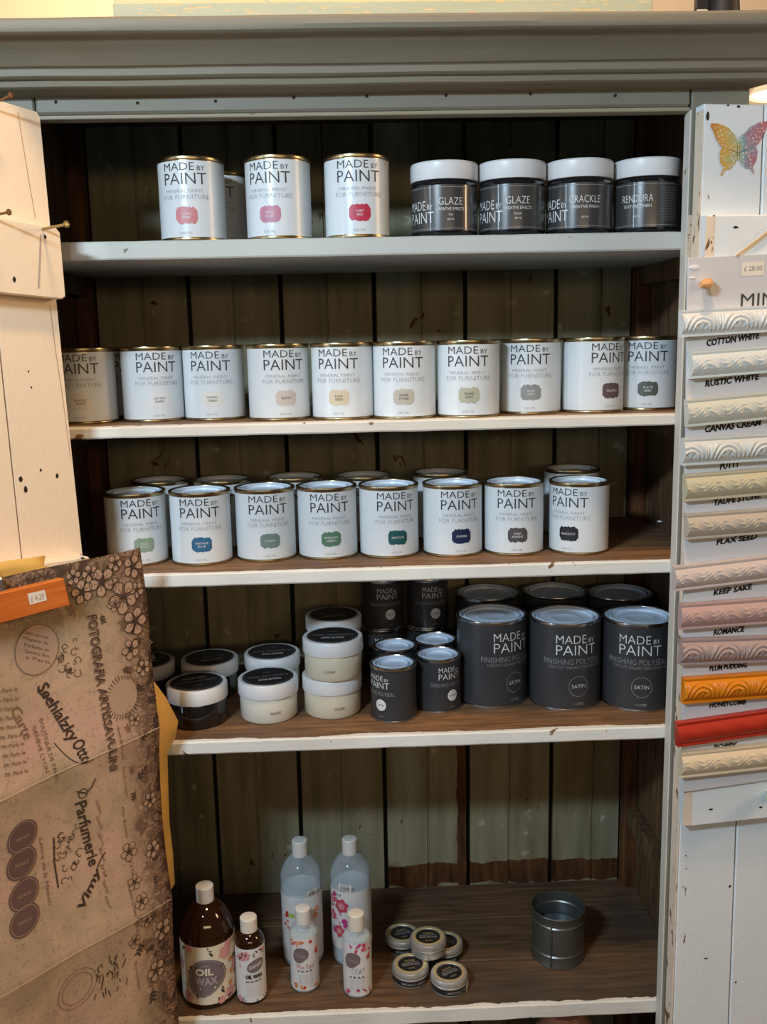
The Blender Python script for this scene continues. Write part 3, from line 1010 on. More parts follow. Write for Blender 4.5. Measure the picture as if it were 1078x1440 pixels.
for i, (nm, c, lab, u0, zt, ang, H, pat) in enumerate(strips):
    m = mat('sample_' + nm, c, 0.38)
    me = strip_mesh(pat, 0.30, H, i * 3).mesh('moulding_strip', m, True, 50)
    o = link('moulding_strip', me, sb, label=lab + ' moulding strip')
    o.matrix_local = Matrix.Translation((u0 + 0.002, -0.0226, zt - H - ZB)) @ Matrix.Rotation(radians(-ang), 4, 'Y')
b = MB()
hand = [('COTTON WHITE', -0.0023, 0.0690, 1.4830, 0.0085, 0.115), ('RUSTIC WHITE', -0.0022, 0.0712, 1.4330, 0.0085, 0.105), ('CANVAS CREAM', -0.0001, 0.0769, 1.3760, 0.0090, 0.085), ('PUTTY', 0.0222, 0.0503, 1.3280, 0.0085, 0.09), ('TAUPE STONE', 0.0156, 0.0820, 1.2820, 0.0080, 0.095), ('FLAX SEED', 0.0217, 0.0788, 1.2300, 0.0080, 0.095), ('KEEP SAKE', 0.0206, 0.0752, 1.1630, 0.0080, 0.095), ('ROMANCE', 0.0228, 0.0669, 1.1090, 0.0080, 0.05), ('PLUM PUDDING', 0.0190, 0.0735, 1.0600, 0.0075, 0.03), ('HONEYCOMB', 0.0211, 0.0740, 1.0090, 0.0075, 0.02), ('POPPY', 0.0296, 0.0644, 0.9490, 0.0075, 0.02)]
for s, a, c, z, h, sl in hand:
    b = MB()
    z -= (1.5 - z) * 0.0145
    a, c = a + 0.003, c + 0.003
    f = lambda u, w, a=a, sl=sl: (u, -0.0228, w - ZB + (u - a) * sl + 0.0005 * sin(u * 900))
    text(b, s, (a + c) / 2, z, c - a, h, f, 0, 0.035, 0.12)
    text(b, s, (a + c) / 2 + .0003, z + .0003, c - a, h, lambda u, w, f=f: (f(u, w)[0], -0.0229, f(u, w)[2]), 0, 0.03, 0.12)
    part('handwritten_name', b, 'ink_black', sb, smooth=False, fix=False)
b = MB()
text(b, 'MINERAL PAINT', 0.0446 + 0.100, 1.5315, 0.200, 0.0155, lambda u, w: (u, -0.0228, w - ZB + (u - 0.0446) * 0.03), 0, 0.0)
part('heading', b, 'ink_dark', sb, smooth=False, fix=False)
b = MB()
f = lambda u, w: (u, -0.0229, w - ZB + (u - 0.0447) * 0.03)
b.add([f(0.0437, 1.5685), f(0.0737, 1.5685), f(0.0737, 1.5855), f(0.0437, 1.5855)], [(0, 1, 2, 3)])
st = part('price_sticker', b, 'sticker', sb, smooth=False, fix=False)
b = MB()
text(b, '£ 28.00', 0.0590, 1.5745, 0.024, 0.0060, lambda u, w: (u, -0.0231, w - ZB + (u - 0.0447) * 0.03))
part('price', b, 'ink_soft', st, smooth=False, fix=False)
b = MB()
P0 = Vector((-0.004, -0.022, 1.5600 - ZB))
b.tube([P0, P0 + Vector((-0.001, -0.010, 0.000)), P0 + Vector((-0.004, -0.016, -0.0005)), P0 + Vector((-0.010, -0.020, -0.002)), P0 + Vector((-0.017, -0.022, -0.0025))], [0.0062, 0.0066, 0.0058, 0.0052, 0.0036], 10)
part('peg', b, 'peg', sb, label='knobbly orange plug through the board')
b = MB()
b.tube([(0.036, -0.0235, 1.5935 - ZB), (0.0400, -0.0225, 1.5960 - ZB), (0.067, -0.0215, 1.6144 - ZB), (0.12, -0.0205, 1.655 - ZB)], 0.0013, 6)
part('cord', b, 'cord', sb)

# ------------------------------------------------------------------ printed paper on the left door
PM = frame_at(-0.29503, -0.035, 51.0)


def zig(z, u):
    """folded sheet: flat panels meeting at sharp creases plus a soft curl"""
    c1 = 0.998 + 0.03 * u
    c2 = 0.748 - 0.03 * u
    d = min(abs(z - c1), abs(z - c2))
    w = -0.009 * math.exp(-d / 0.06)
    w += 0.0016 * sin(9 * z + 14 * u) + 0.002 * sin(31 * u)
    if abs(u + 0.112) < 0.02:
        w -= 0.0008 * (1 - abs(u + 0.112) / 0.02)
    return w


def redge(z):
    t = [(1.243, -0.003), (1.175, 0.003), (0.98, 0.0052), (0.748, 0.0085), (0.55, 0.0105), (0.40, 0.012)]
    for (z1, u1), (z0, u0) in zip(t, t[1:]):
        if z >= z0:
            return u0 + (u1 - u0) * (z - z0) / (z1 - z0)
    return 0.012


b = MB()
V, F = [], []
zs = sorted(set([1.243 - i * 0.0105 for i in range(81)] + [0.998, 0.748]), reverse=True)
nu = 44
for z in zs:
    for j in range(nu + 1):
        u = -0.40 + (redge(z) + 0.40) * j / nu
        zz = z + (u * -0.006)
        V.append((u, zig(z, u), zz))
for i in range(len(zs) - 1):
    for j in range(nu):
        a = i * (nu + 1) + j
        F.append((a, a + nu + 1, a + nu + 2, a + 1))
b.add(V, F)
pap = link('decoupage_paper', b.mesh('decoupage_paper', 'paper', True, 40))
pap.matrix_world = PM
pap['label'] = 'large folded sheet of aged brown printed paper hanging on the left door'
pap['category'] = 'paper'
pap['group'] = 'sheets on the wooden hanger'
so = pap.modifiers.new('thickness', 'SOLIDIFY')
so.thickness = 0.0004
so.offset = 1


def on_paper(u, z):
    return (u, zig(z, u) - 0.0007, z)


def turned(u0, z0, u1, z1):
    """text frame running from (u0,z0) to (u1,z1)"""
    dx, dz = u1 - u0, z1 - z0
    L = sqrt(dx * dx + dz * dz)
    tx, tz = dx / L, dz / L
    return L, (lambda x, y: on_paper(u0 + tx * x - tz * y, z0 + tz * x + tx * y))


def ptext(b, s, a, c, h, mi, weight=0, shear=0):
    L, f = turned(a[0], a[1], c[0], c[1])
    text(b, s, L / 2, -h / 2, L, h, f, mi, weight, shear)


b = MB()
for o_, mi_, w_ in ((0.0012, 1, 0.03), (0.0, 0, 0.01)):
    ptext(b, 'FOTOGRAFIA', (-0.0830 - o_, 1.1740 - o_), (-0.0772 - o_, 1.0820 - o_), 0.0130, mi_, w_, 0.15)
    ptext(b, 'ARTISSAVULINI', (-0.0765 - o_, 1.0780 - o_), (-0.0705 - o_, 0.9650 - o_), 0.0115, mi_, w_, 0.15)
for k in range(7):
    u = -0.060 + 0.004 * (k % 2)
    ptext(b, ['Savon de Marseille', 'Eau de Cologne', 'Rue Royale', 'Medaille d Or', 'Maison fondee', 'Exposition', 'Specialite'][k], (u, 1.02 - k * 0.055), (u + 0.004, 0.975 - k * 0.055), 0.0050, 1, 0, 0.2)
    ptext(b, ['Violettes', 'Lavande', 'Jasmin', 'Rose', 'Iris', 'Tuberose', 'Muguet'][k], (-0.098, 0.935 - k * 0.022), (-0.092, 0.915 - k * 0.022), 0.0045, 1, 0, 0.2)
for c_ in (0.998, 0.748):
    sg = 0.03 if c_ > 0.9 else -0.03
    stroke(b, [(-0.30 + 0.305 * t / 24, c_ + sg * (-0.30 + 0.305 * t / 24)) for t in range(25)], 0.0011, on_paper, 4)
ptext(b, 'Sechialzky', (-0.1600, 1.1060), (-0.1230, 1.0230), 0.0200, 0, 0.02, 0.2)
ptext(b, 'Otto', (-0.1200, 1.0230), (-0.1090, 0.9930), 0.0170, 0, 0.02, 0.2)
ptext(b, 'Parfumerie', (-0.1210, 0.9440), (-0.1080, 0.8510), 0.0160, 0, 0.02, 0.2)
ptext(b, 'Vimy', (-0.1330, 0.8030), (-0.1010, 0.8440), 0.0150, 0, 0.03, 0.2)
ptext(b, 'BOUTIQUE DE PARIS', (-0.1640, 1.0650), (-0.1530, 0.9850), 0.0060, 1, 0.0)
ptext(b, 'GENEVE LYON', (-0.1740, 1.0600), (-0.1650, 0.9990), 0.0050, 1, 0.0)
ptext(b, 'Carte', (-0.1960, 1.0900), (-0.1820, 1.0480), 0.0130, 1, 0.0, 0.2)
ptext(b, 'Lettre de la Maison', (-0.1790, 0.9200), (-0.1745, 0.8300), 0.0050, 1, 0.0, 0.2)
# cartouche with script
blob(b, disc(-0.1597, 1.1491, 0.029, 0.0300, 28), on_paper, 3)
ring(b, -0.1597, 1.1491, 0.0290, 0.0300, 0.0008, lambda u, z: (u, zig(z, u) - 0.0010, z), 1)
for k in range(5):
    z = 1.165 - k * 0.0075
    text(b, ['Epicerie', 'Magasin de', 'Parfums et', 'Savons fins', 'a Paris'][k], -0.1597, z, 0.032, 0.0045, lambda u, w: (u, zig(w, u) - 0.0011, w + (u + 0.16) * -0.5), 1, 0.0, 0.2)
# coins
for cu, cz in [(-0.2040, 0.9330), (-0.2075, 0.9010), (-0.2080, 0.8610), (-0.2110, 0.8290)]:
    blob(b, disc(cu, cz, 0.0215, 0.0190, 26, rot=0.5), lambda u, z: (u, zig(z, u) - 0.0008, z), 2)
    ring(b, cu, cz, 0.0190, 0.0168, 0.0007, lambda u, z: (u, zig(z, u) - 0.0011, z), 3, rot=0.5)
    ring(b, cu, cz, 0.0135, 0.0118, 0.0005, lambda u, z: (u, zig(z, u) - 0.0011, z), 1, rot=0.5)
    text(b, 'MEDAILLE', cu, cz - 0.003, 0.018, 0.004, lambda u, z: (u, zig(z, u) - 0.0011, z), 3)
# rayed medallion
for k in range(36):
    a = 2 * pi * k / 36
    r0, r1 = 0.0225, 0.0225 + random.uniform(0.004, 0.0075)
    stroke(b, [(-0.0471 + r0 * cos(a), 1.056 + 1.05 * r0 * sin(a)), (-0.0471 + r1 * cos(a), 1.056 + 1.05 * r1 * sin(a))], 0.0009, on_paper, 0)
blob(b, disc(-0.0471, 1.056, 0.0215, 0.0225, 26), on_paper, 3)


def flower(u, z, r, mi=0):
    rot = random.uniform(0, 6.28)
    for k in range(5):
        a = rot + 2 * pi * k / 5
        pc = [(u + r * cos(a) * t - r * 0.42 * sin(a) * w, z + r * sin(a) * t + r * 0.42 * cos(a) * w) for t, w in [(0.2, 0), (0.50, 0.75), (0.80, 0.95), (1.02, 0.55), (1.10, 0), (1.02, -0.55), (0.80, -0.95), (0.50, -0.75), (0.2, 0)]]
        pc = [(p + random.uniform(-.05, .05) * r, q + random.uniform(-.05, .05) * r) for p, q in pc[:-1]]
        pc.append(pc[0])
        blob(b, pc[:-1], lambda p, q: (p, zig(q, p) - 0.0009, q), 3)
        stroke(b, pc, r * 0.055, lambda p, q: (p, zig(q, p) - 0.0012, q), mi)
        stroke(b, [(u + r * cos(a) * .25, z + r * sin(a) * .25), (u + r * cos(a) * .7, z + r * sin(a) * .7)], r * .05, lambda p, q: (p, zig(q, p) - 0.0012, q), 1)
    blob(b, disc(u, z, r * .2, r * .2, 10, 0.2), lambda p, q: (p, zig(q, p) - 0.0014, q), mi)


def leafspray(u, z, r, a, mi=0):
    for s in (-1, 1):
        for k in range(3):
            t = 0.3 + k * 0.3
            x, y = u + cos(a) * r * t, z + sin(a) * r * t
            aa = a + s * 0.9
            L = r * 0.42
            pts = [(x + cos(aa) * L * q - sin(aa) * L * w, y + sin(aa) * L * q + cos(aa) * L * w) for q, w in [(0, 0), (.35, .2), (.7, .18), (1, 0), (.7, -.18), (.35, -.2)]]
            blob(b, pts, on_paper, mi)
    stroke(b, [(u, z), (u + cos(a) * r, z + sin(a) * r)], r * .05, on_paper, mi)


for u, z, r in [(-0.036, 1.186, 0.020), (-0.066, 1.212, 0.017), (-0.020, 1.150, 0.017), (-0.018, 1.222, 0.014), (-0.094, 1.205, 0.014), (-0.030, 1.115, 0.013), (-0.045, 1.232, 0.010), (-0.055, 0.845, 0.012), (-0.052, 0.800, 0.010), (-0.045, 0.770, 0.010), (-0.012, 0.71, 0.014), (-0.026, 0.655, 0.014), (-0.050, 1.180, 0.009), (-0.014, 1.190, 0.010), (-0.082, 1.226, 0.010), (-0.105, 1.226, 0.009), (-0.050, 1.205, 0.008), (-0.012, 1.085, 0.010), (-0.034, 1.022, 0.008), (-0.014, 0.90, 0.010), (-0.016, 0.83, 0.011), (-0.040, 0.74, 0.009), (-0.060, 0.72, 0.009)]:
    flower(u, z, r)
for k in range(90):
    z = random.uniform(0.60, 1.235)
    u = -0.003 - 0.045 * random.random() ** 1.7 if z < 1.16 else random.uniform(-0.11, -0.008)
    if abs(u + .047) < .03 and abs(z - 1.056) < .032:
        continue
    leafspray(u, z, random.uniform(0.010, 0.020), random.uniform(0, 6.28), random.choice((0, 1, 1)))
for k in range(26):   # lion-like crest and arms, sketched as small scrolls
    u, z = random.uniform(-0.158, -0.126), random.uniform(0.845, 0.915)
    r = random.uniform(0.003, 0.007)
    a0 = random.uniform(0, 6.28)
    stroke(b, [(u + r * cos(a0 + t * .6) * (1 - t * .1), z + r * sin(a0 + t * .6) * (1 - t * .1)) for t in range(8)], 0.0009, on_paper, 0)
stroke(b, [(-0.161, 0.845), (-0.163, 0.88), (-0.161, 0.912)], 0.002, on_paper, 0)
for k in range(20):
    u, z = random.uniform(-0.132, -0.106), random.uniform(1.105, 1.155)
    r = random.uniform(0.002, 0.005)
    a0 = random.uniform(0, 6.28)
    stroke(b, [(u + r * cos(a0 + t * .6), z + r * sin(a0 + t * .6)) for t in range(8)], 0.0008, on_paper, 0)
stroke(b, [(-0.150 + 0.05 * t / 12, 1.030 - 0.038 * t / 12 - 0.014 * sin(pi * t / 12)) for t in range(13)], 0.0012, on_paper, 0)
stroke(b, [(-0.164, 1.100), (-0.158, 1.092), (-0.150, 1.086), (-0.147, 1.078)], 0.0022, on_paper, 0)
stroke(b, [(-0.126, 0.9580), (-0.112, 0.9500), (-0.104, 0.9560), (-0.098, 0.9650)], 0.0018, on_paper, 0)
ring(b, -0.117, 0.952, 0.006, 0.006, 0.0012, on_paper, 0)
stroke(b, [(-0.104, 0.846), (-0.098, 0.854), (-0.090, 0.860)], 0.0016, on_paper, 0)
ring(b, -0.148, 0.700, 0.028, 0.026, 0.0007, on_paper, 1)
ring(b, -0.148, 0.700, 0.022, 0.020, 0.0007, on_paper, 1)
for k in range(34):
    u, z = random.uniform(-0.125, -0.075), random.uniform(0.66, 0.712)
    stroke(b, [(u, z), (u + random.uniform(-.004, .004), z + random.uniform(.004, .012))], 0.0012, on_paper, 0)
for k in range(10):
    z = 1.11 - 0.011 * k
    text(b, 'Mr Paris le', -0.205, z, 0.030, 0.005, lambda u, w: (u, zig(w, u) - .0007, w - (u + .2) * .2), 1, 0, .2)
part('print', b, ['paper_ink', 'paper_ink_soft', 'paper_medal', 'paper_pale', 'paper_crease'], pap, smooth=False, fix=False, label='sepia lettering, coins and flowers printed on the paper')

# yellow sheet behind
b = MB()
ye = [(1.2560, -0.128), (1.2440, -0.131), (1.232, -0.10), (1.075, 0.002), (1.0573, 0.0151), (1.0235, 0.0359), (0.9889, 0.0471), (0.9664, 0.0428), (0.9447, 0.0310), (0.89, 0.0325), (0.8388, 0.0317), (0.79, 0.0330), (0.749, 0.0313), (0.7388, 0.0189), (0.66, 0.0160), (0.50, 0.0180)]
V, F = [], []
for k, (z, ur) in enumerate(ye):
    for j in range(13):
        u = -0.36 + (ur + 0.36) * j / 12
        bulge = 0.010 * math.exp(-((z - 0.99) / 0.04) ** 2) * max(0, (u + 0.03) / 0.07) ** 1
        V.append((u, 0.016 - bulge + 0.002 * sin(40 * u + k * 1.3), z + (0.0015 * sin(60 * u) - (0.03 * (u + 0.13) if k < 2 else 0))))
for k in range(len(ye) - 1):
    for j in range(12):
        a = k * 13 + j
        F.append((a, a + 13, a + 14, a + 1))
b.add(V, F)
yp = link('tissue_paper', b.mesh('tissue_paper', 'yellow_paper', True, 25))
yp.matrix_world = PM
yp['label'] = 'yellow tissue sheet peeping out behind the brown printed paper'
yp['category'] = 'paper'
yp['group'] = 'sheets on the wooden hanger'
so = yp.modifiers.new('thickness', 'SOLIDIFY')
so.thickness = 0.0006

hg = thing('clamp_hanger', 'orange wooden clamp hanger gripping the papers on the left door', 'hanger')
hg.matrix_world = PM @ Matrix.Translation((0, 0, 1.1980))
b = MB()
quad_plank(b, (-0.43, 0.0345), (-0.1276, 0.0328), (-0.1222, -0.0008), (-0.43, 0.0000), -0.0165, -0.0065, ch=0.001)
bar = part('bar', b, 'bar_wood', hg, smooth=False)
b = MB()
quad_plank(b, (-0.43, 0.0345), (-0.1276, 0.0328), (-0.1222, -0.0008), (-0.43, 0.0000), 0.022, 0.032, ch=0.001)
part('bar', b, 'bar_wood', hg, smooth=False)
b = MB()
f = lambda u, z: (u, -0.0169, z - 1.198 + 0.0)
b.add([f(-0.1772, 1.2236), f(-0.1546, 1.2232), f(-0.1528, 1.2105), f(-0.1752, 1.2100)], [(3, 2, 1, 0)])
st = part('price_sticker', b, 'sticker', hg, smooth=False, fix=False)
b = MB()
text(b, '£ 4.20', -0.1652, 1.2133, 0.0165, 0.0065, lambda u, z: (u, -0.0172, z - 1.198), 0, -0.01)
part('price', b, 'ink_soft', st, smooth=False, fix=False)
b = MB()
b.tube([(-0.2015, -0.010, 0.028), (-0.2000, -0.004, 0.045), (-0.2010, 0.006, 0.054), (-0.2025, 0.018, 0.052), (-0.2030, 0.026, 0.030)], 0.0016, 8)
b.tube([(-0.2065, -0.010, 0.028), (-0.2050, -0.004, 0.045), (-0.2060, 0.006, 0.054), (-0.2075, 0.018, 0.052), (-0.2080, 0.026, 0.030)], 0.0016, 8)
part('spring_clip', b, 'tin_silver', hg)

# ------------------------------------------------------------------ paint tins
R5, H5 = 0.0424, 0.1035


def tin_body(R, H, rimH=0.0052):
    b = MB()
    b.lathe([(0, 0.0012), (R * .93, 0.0012), (R * .95, 0.0), (R + 0.0009, 0.0003), (R + 0.0012, 0.0014), (R + 0.0009, 0.0028), (R - 0.0002, 0.0034),
             (R - 0.0002, H - rimH), (R + 0.0008, H - rimH + 0.0006), (R + 0.0014, H - 0.0022), (R + 0.0010, H - 0.0004), (R - 0.0002, H), (R - 0.0022, H - 0.0004), (R - 0.0030, H - 0.002), (R - 0.0032, H - 0.0045)], 64)
    return b


def tin_lid(R, H, inner=0):
    b = MB()
    r = R - 0.0033
    b.lathe([(r, H - 0.0040), (r - 0.0006, H - 0.0013), (r - 0.0022, H - 0.0010), (r - 0.0036, H - 0.0024), (r - 0.0042, H - 0.0060), (r - 0.0060, H - 0.0064), (r - 0.0068, H - 0.0030), (r - 0.0078, H - 0.0022), (r - 0.0092, H - 0.0026), (r - 0.0100, H - 0.0058), (r - 0.0115, H - 0.0062), (r * .45, H - 0.0060), (r * .42, H - 0.0055), (r * .39, H - 0.0060), (0, H - 0.0060)], 64)
    return b


def label_sleeve(R, z0, z1):
    b = MB()
    b.lathe([(R - .0001, z0 + .0002), (R + 0.0002, z0), (R + 0.0002, z1), (R - .0001, z1 - .0002)], 64)
    return b


me_body = tin_body(R5, H5).mesh('body', 'tin_gold')
me_lid = tin_lid(R5, H5).mesh('lid', 'tin_lid', ang=20)
me_label = label_sleeve(R5, 0.0040, H5 - 0.0060).mesh('label', 'white_label')
fc = on_cyl(R5 + 0.0006)
b = MB()
text(b, 'MADE', -0.0075, 0.0855, 0.0420, 0.0096, fc, 0, -0.004)
text(b, 'BY', 0.0220, 0.0856, 0.0098, 0.0058, fc, 0, -0.006)
text(b, 'PAINT', 0.0, 0.0688, 0.0575, 0.0140, fc, 0, -0.004)
me_logo = b.mesh('logo_lettering', 'ink_dark', False, fix=False)
b = MB()
text(b, 'MINERAL PAINT', -0.001, 0.0585, 0.0500, 0.0040, fc, 1, -0.01)
text(b, 'FOR FURNITURE', 0.0, 0.0505, 0.0630, 0.0055, fc, 1, -0.012)
text(b, '500 ML', 0.0, 0.0075, 0.0165, 0.0030, fc, 1, -0.01)
me_text = b.mesh('lettering', ['ink_dark', 'ink_grey'], False, fix=False)


def swatch_mesh(m, seed):
    rnd = random.Random(seed)
    b = MB()
    n = 16
    V, F = [], []
    R = on_cyl(R5 + 0.0005)
    for i in range(n + 1):
        x = -0.0142 + 0.0284 * i / n
        e = min(i, n - i)
        ins = {0: 0.0050, 1: 0.0022, 2: 0.0006}.get(e, 0)
        V += [R(x + 0.001, 0.0192 + ins + rnd.uniform(0, 0.0022)), R(x + 0.001, 0.0305), R(x + 0.001, 0.0418 - ins - rnd.uniform(0, 0.0022))]
    for i in range(n):
        a = 3 * i
        F += [(a, a + 3, a + 4, a + 1), (a + 1, a + 4, a + 5, a + 2)]
    b.add(V, F)
    return b.mesh('colour_swatch', m, False, fix=False)


def name_mesh(lines, m):
    b = MB()
    R = on_cyl(R5 + 0.0009)
    for k, s in enumerate(lines):
        z = 0.0305 + (len(lines) - 1) * 0.0022 - k * 0.0046 - 0.0015
        text(b, s, 0.001, z, min(0.022, 0.0026 * len(s)), 0.0030, R, 0, 0.0)
    return b.mesh('swatch_name', m, False, fix=False)


def white_tin(x, y, z, rot, label, swatch=None, names=(), dark_name=False, group=None, lettering=True):
    t = thing('paint_tin', label, 'paint tin', (x, y, z), rot, group)
    link('body', me_body, t)
    link('lid', me_lid, t)
    link('label', me_label, t)
    if lettering:
        link('logo_lettering', me_logo, t)
        link('lettering', me_text, t)
    if swatch:
        sw = link('colour_swatch', swatch_mesh(mat('swatch_paint', swatch, 0.45), hash(label) % 997), t)
        if names:
            link('swatch_name', name_mesh(names, 'ink_dark' if dark_name else 'ink_white'), sw)
    return t


g1 = 'paint tins on the top shelf'
white_tin(-0.2205, 0.066, S1, -4.0, 'white paint tin with a coral pink swatch, on the top shelf', (204, 128, 132), ('CORAL', 'PINK'), group=g1)
white_tin(-0.1077, 0.066, S1, -13.3, 'white paint tin with a mauve pink swatch, on the top shelf', (192, 126, 146), ('ROSE', 'DUST'), group=g1)
white_tin(-0.0042, 0.066, S1, 2.2, 'white paint tin with a crimson red swatch, on the top shelf', (190, 46, 74), ('RUBY', 'RED'), group=g1)
white_tin(-0.2010, 0.178, S1, 0, 'white paint tin hidden behind the coral pink swatch tin', None, group=g1)
g2 = 'paint tins on the second shelf'
row2 = [(-0.3931, 0.1237, 3.0, (222, 218, 208), ('RUSTIC', 'WHITE'), True, 'white paint tin half hidden by the left door, on the second shelf'),
        (-0.3000, 0.1323, 20.3, (224, 224, 226), ('COTTON', 'WHITE'), True, 'white paint tin with barely visible white swatch, on the second shelf'),
        (-0.2130, 0.1311, 1.2, (222, 220, 212), ('CANVAS', 'CREAM'), True, 'white paint tin with faint cream swatch, on the second shelf'),
        (-0.1194, 0.1040, 15.1, (200, 190, 182), ('PUTTY',), True, 'white paint tin with pale putty swatch, on the second shelf'),
        (-0.0301, 0.0899, -8.6, (212, 196, 166), ('FLAX', 'SEED'), True, 'white paint tin with yellowish beige swatch, on the second shelf'),
        (0.0549, 0.0768, -6.3, (188, 180, 166), ('TAUPE', 'STONE'), True, 'white paint tin with taupe beige swatch, on the second shelf'),
        (0.1428, 0.0746, -7.0, (178, 178, 154), ('OLIVE', 'DUST'), True, 'white paint tin with pale olive swatch, on the second shelf'),
        (0.2350, 0.1091, -10.6, (138, 138, 136), ('DOVE', 'GREY'), False, 'white paint tin with mid grey swatch, on the second shelf'),
        (0.3237, 0.1074, 21.9, (98, 82, 84), ('TRUFFLE',), False, 'white paint tin with brownish mauve swatch, turned aside, on second shelf'),
        (0.4090, 0.1300, -16.9, (84, 90, 84), ('SLATE', 'GREY'), False, 'white paint tin with dark green grey swatch, by the right stile')]
for x, y, r, c, nm, dk, lab in row2:
    white_tin(x, y, S2, r, lab, c, nm, dk, g2)
white_tin(-0.3460, 0.2200, S2, 12, 'white paint tin seen through the gap behind two second-shelf tins', None, group=g2)
g3 = 'paint tins on the third shelf'
row3 = [(-0.3322, 0.1136, 23.7, (136, 160, 138), ('SAGE', 'GREEN'), 'white paint tin with sage green swatch, behind the paper corner'),
        (-0.2391, 0.1085, 7.0, (48, 100, 136), ('VINTAGE', 'BLUE'), 'white paint tin with mid blue swatch, on the third shelf'),
        (-0.1477, 0.1213, 11.2, (112, 132, 130), ('STORMY', ), 'white paint tin with grey green swatch, on the third shelf'),
        (-0.0581, 0.1234, 6.5, (86, 122, 100), ('ENGLISH', 'GREEN'), 'white paint tin with leaf green swatch, on the third shelf'),
        (0.0314, 0.1211, 13.3, (24, 88, 88), ('PEACOCK',), 'white paint tin with dark teal swatch, on the third shelf'),
        (0.1241, 0.1184, 10.0, (24, 40, 78), ('OXFORD',), 'white paint tin with navy blue swatch, on the third shelf'),
        (0.2133, 0.1161, -3.1, (80, 78, 80), ('DARK', 'KNIGHT'), 'white paint tin with dark grey swatch, on the third shelf'),
        (0.3074, 0.1086, -34.4, (30, 30, 34), ('BLACKOUT',), 'white paint tin with black swatch, last tin on the third shelf')]
for x, y, r, c, nm, lab in row3:
    white_tin(x, y, S3, r, lab, c, nm, False, g3)
for (x, y), lab in zip([(-0.3169, 0.2239), (-0.2206, 0.2175), (-0.1099, 0.2266), (-0.0033, 0.2232), (0.1173, 0.2345), (0.3257, 0.2382)],
                       ['dim back tin behind the sage green swatch tin', 'dim back tin behind the blue swatch tin', 'dim back tin between the grey green and leaf green swatch tins', 'dim back tin behind between leaf green and teal swatch tins', 'dim back tin behind the navy blue swatch tin', 'dim back tin behind the black swatch tin']):
    white_tin(x, y, S3, random.uniform(-20, 20), lab, None, group=g3)

# charcoal polyseal tins, large and small
RL, HL = 0.0530, 0.1345
meL = dict(body=tin_body(RL, HL).mesh('body', 'tin_silver'), lid=tin_lid(RL, HL).mesh('lid', 'dark_lid', ang=20), label=label_sleeve(RL, 0.0040, HL - 0.0056).mesh('label', 'dark_label'))
b = MB()
f = on_cyl(RL + 0.0007)
text(b, 'MADE', -0.0085, 0.1045, 0.0460, 0.0125, f, 0, -0.012)
text(b, 'BY', 0.0240, 0.1047, 0.0105, 0.0066, f, 0, -0.008)
text(b, 'PAINT', 0.0, 0.0870, 0.0630, 0.0150, f, 0, -0.012)
meL['logo_lettering'] = b.mesh('logo_lettering', 'ink_white', False, fix=False)
b = MB()
text(b, 'FINISHING POLYSEAL', -0.004, 0.0725, 0.0930, 0.0085, f, 1, -0.012)
text(b, 'TOPCOAT SEALANT FOR FURNITURE', 0.0, 0.0660, 0.0840, 0.0042, f, 1, -0.01)
ring(b, 0.003, 0.0385, 0.0150, 0.0155, 0.0006, f, 1)
text(b, 'SATIN', 0.003, 0.0360, 0.0215, 0.0055, f, 0, -0.012)
text(b, '1 LITRE', 0.003, 0.0095, 0.0150, 0.0038, f, 1, 0.0)
meL['lettering'] = b.mesh('lettering', ['ink_white', 'ink_soft'], False, fix=False)
RS, HS = 0.0335, 0.0832
meS = dict(body=tin_body(RS, HS).mesh('body', 'tin_silver'), lid=tin_lid(RS, HS).mesh('lid', 'dark_lid', ang=20), label=label_sleeve(RS, 0.0036, HS - 0.0054).mesh('label', 'dark_label'))
b = MB()
f = on_cyl(RS + 0.0006)
text(b, 'MADE', -0.0048, 0.0630, 0.0260, 0.0075, f, 0, -0.008)
text(b, 'BY', 0.0138, 0.0631, 0.0065, 0.0040, f, 0, -0.004)
text(b, 'PAINT', 0.0, 0.0520, 0.0360, 0.0090, f, 0, -0.008)
meS['logo_lettering'] = b.mesh('logo_lettering', 'ink_white', False, fix=False)
b = MB()
text(b, 'FINISHING POLYSEAL', -0.002, 0.0410, 0.0560, 0.0056, f, 1, -0.008)
blob(b, disc(0.004, 0.0265, 0.0086, 0.0088, 24), on_cyl(RS + 0.0007), 2)
text(b, 'SATIN', 0.004, 0.0252, 0.0110, 0.0028, on_cyl(RS + 0.0010), 3, 0.0)
text(b, '250 ML', 0.004, 0.0078, 0.0085, 0.0024, f, 1, 0.0)
meS['lettering'] = b.mesh('lettering', ['ink_white', 'ink_soft', 'ink_white', 'ink_dark'], False, fix=False)


def dark_tin(x, y, z, rot, label, size, group):
    t = thing('sealer_tin', label, 'paint tin', (x, y, z), rot, group)
    for k, me in size.items():
        link(k, me, t)
    return t


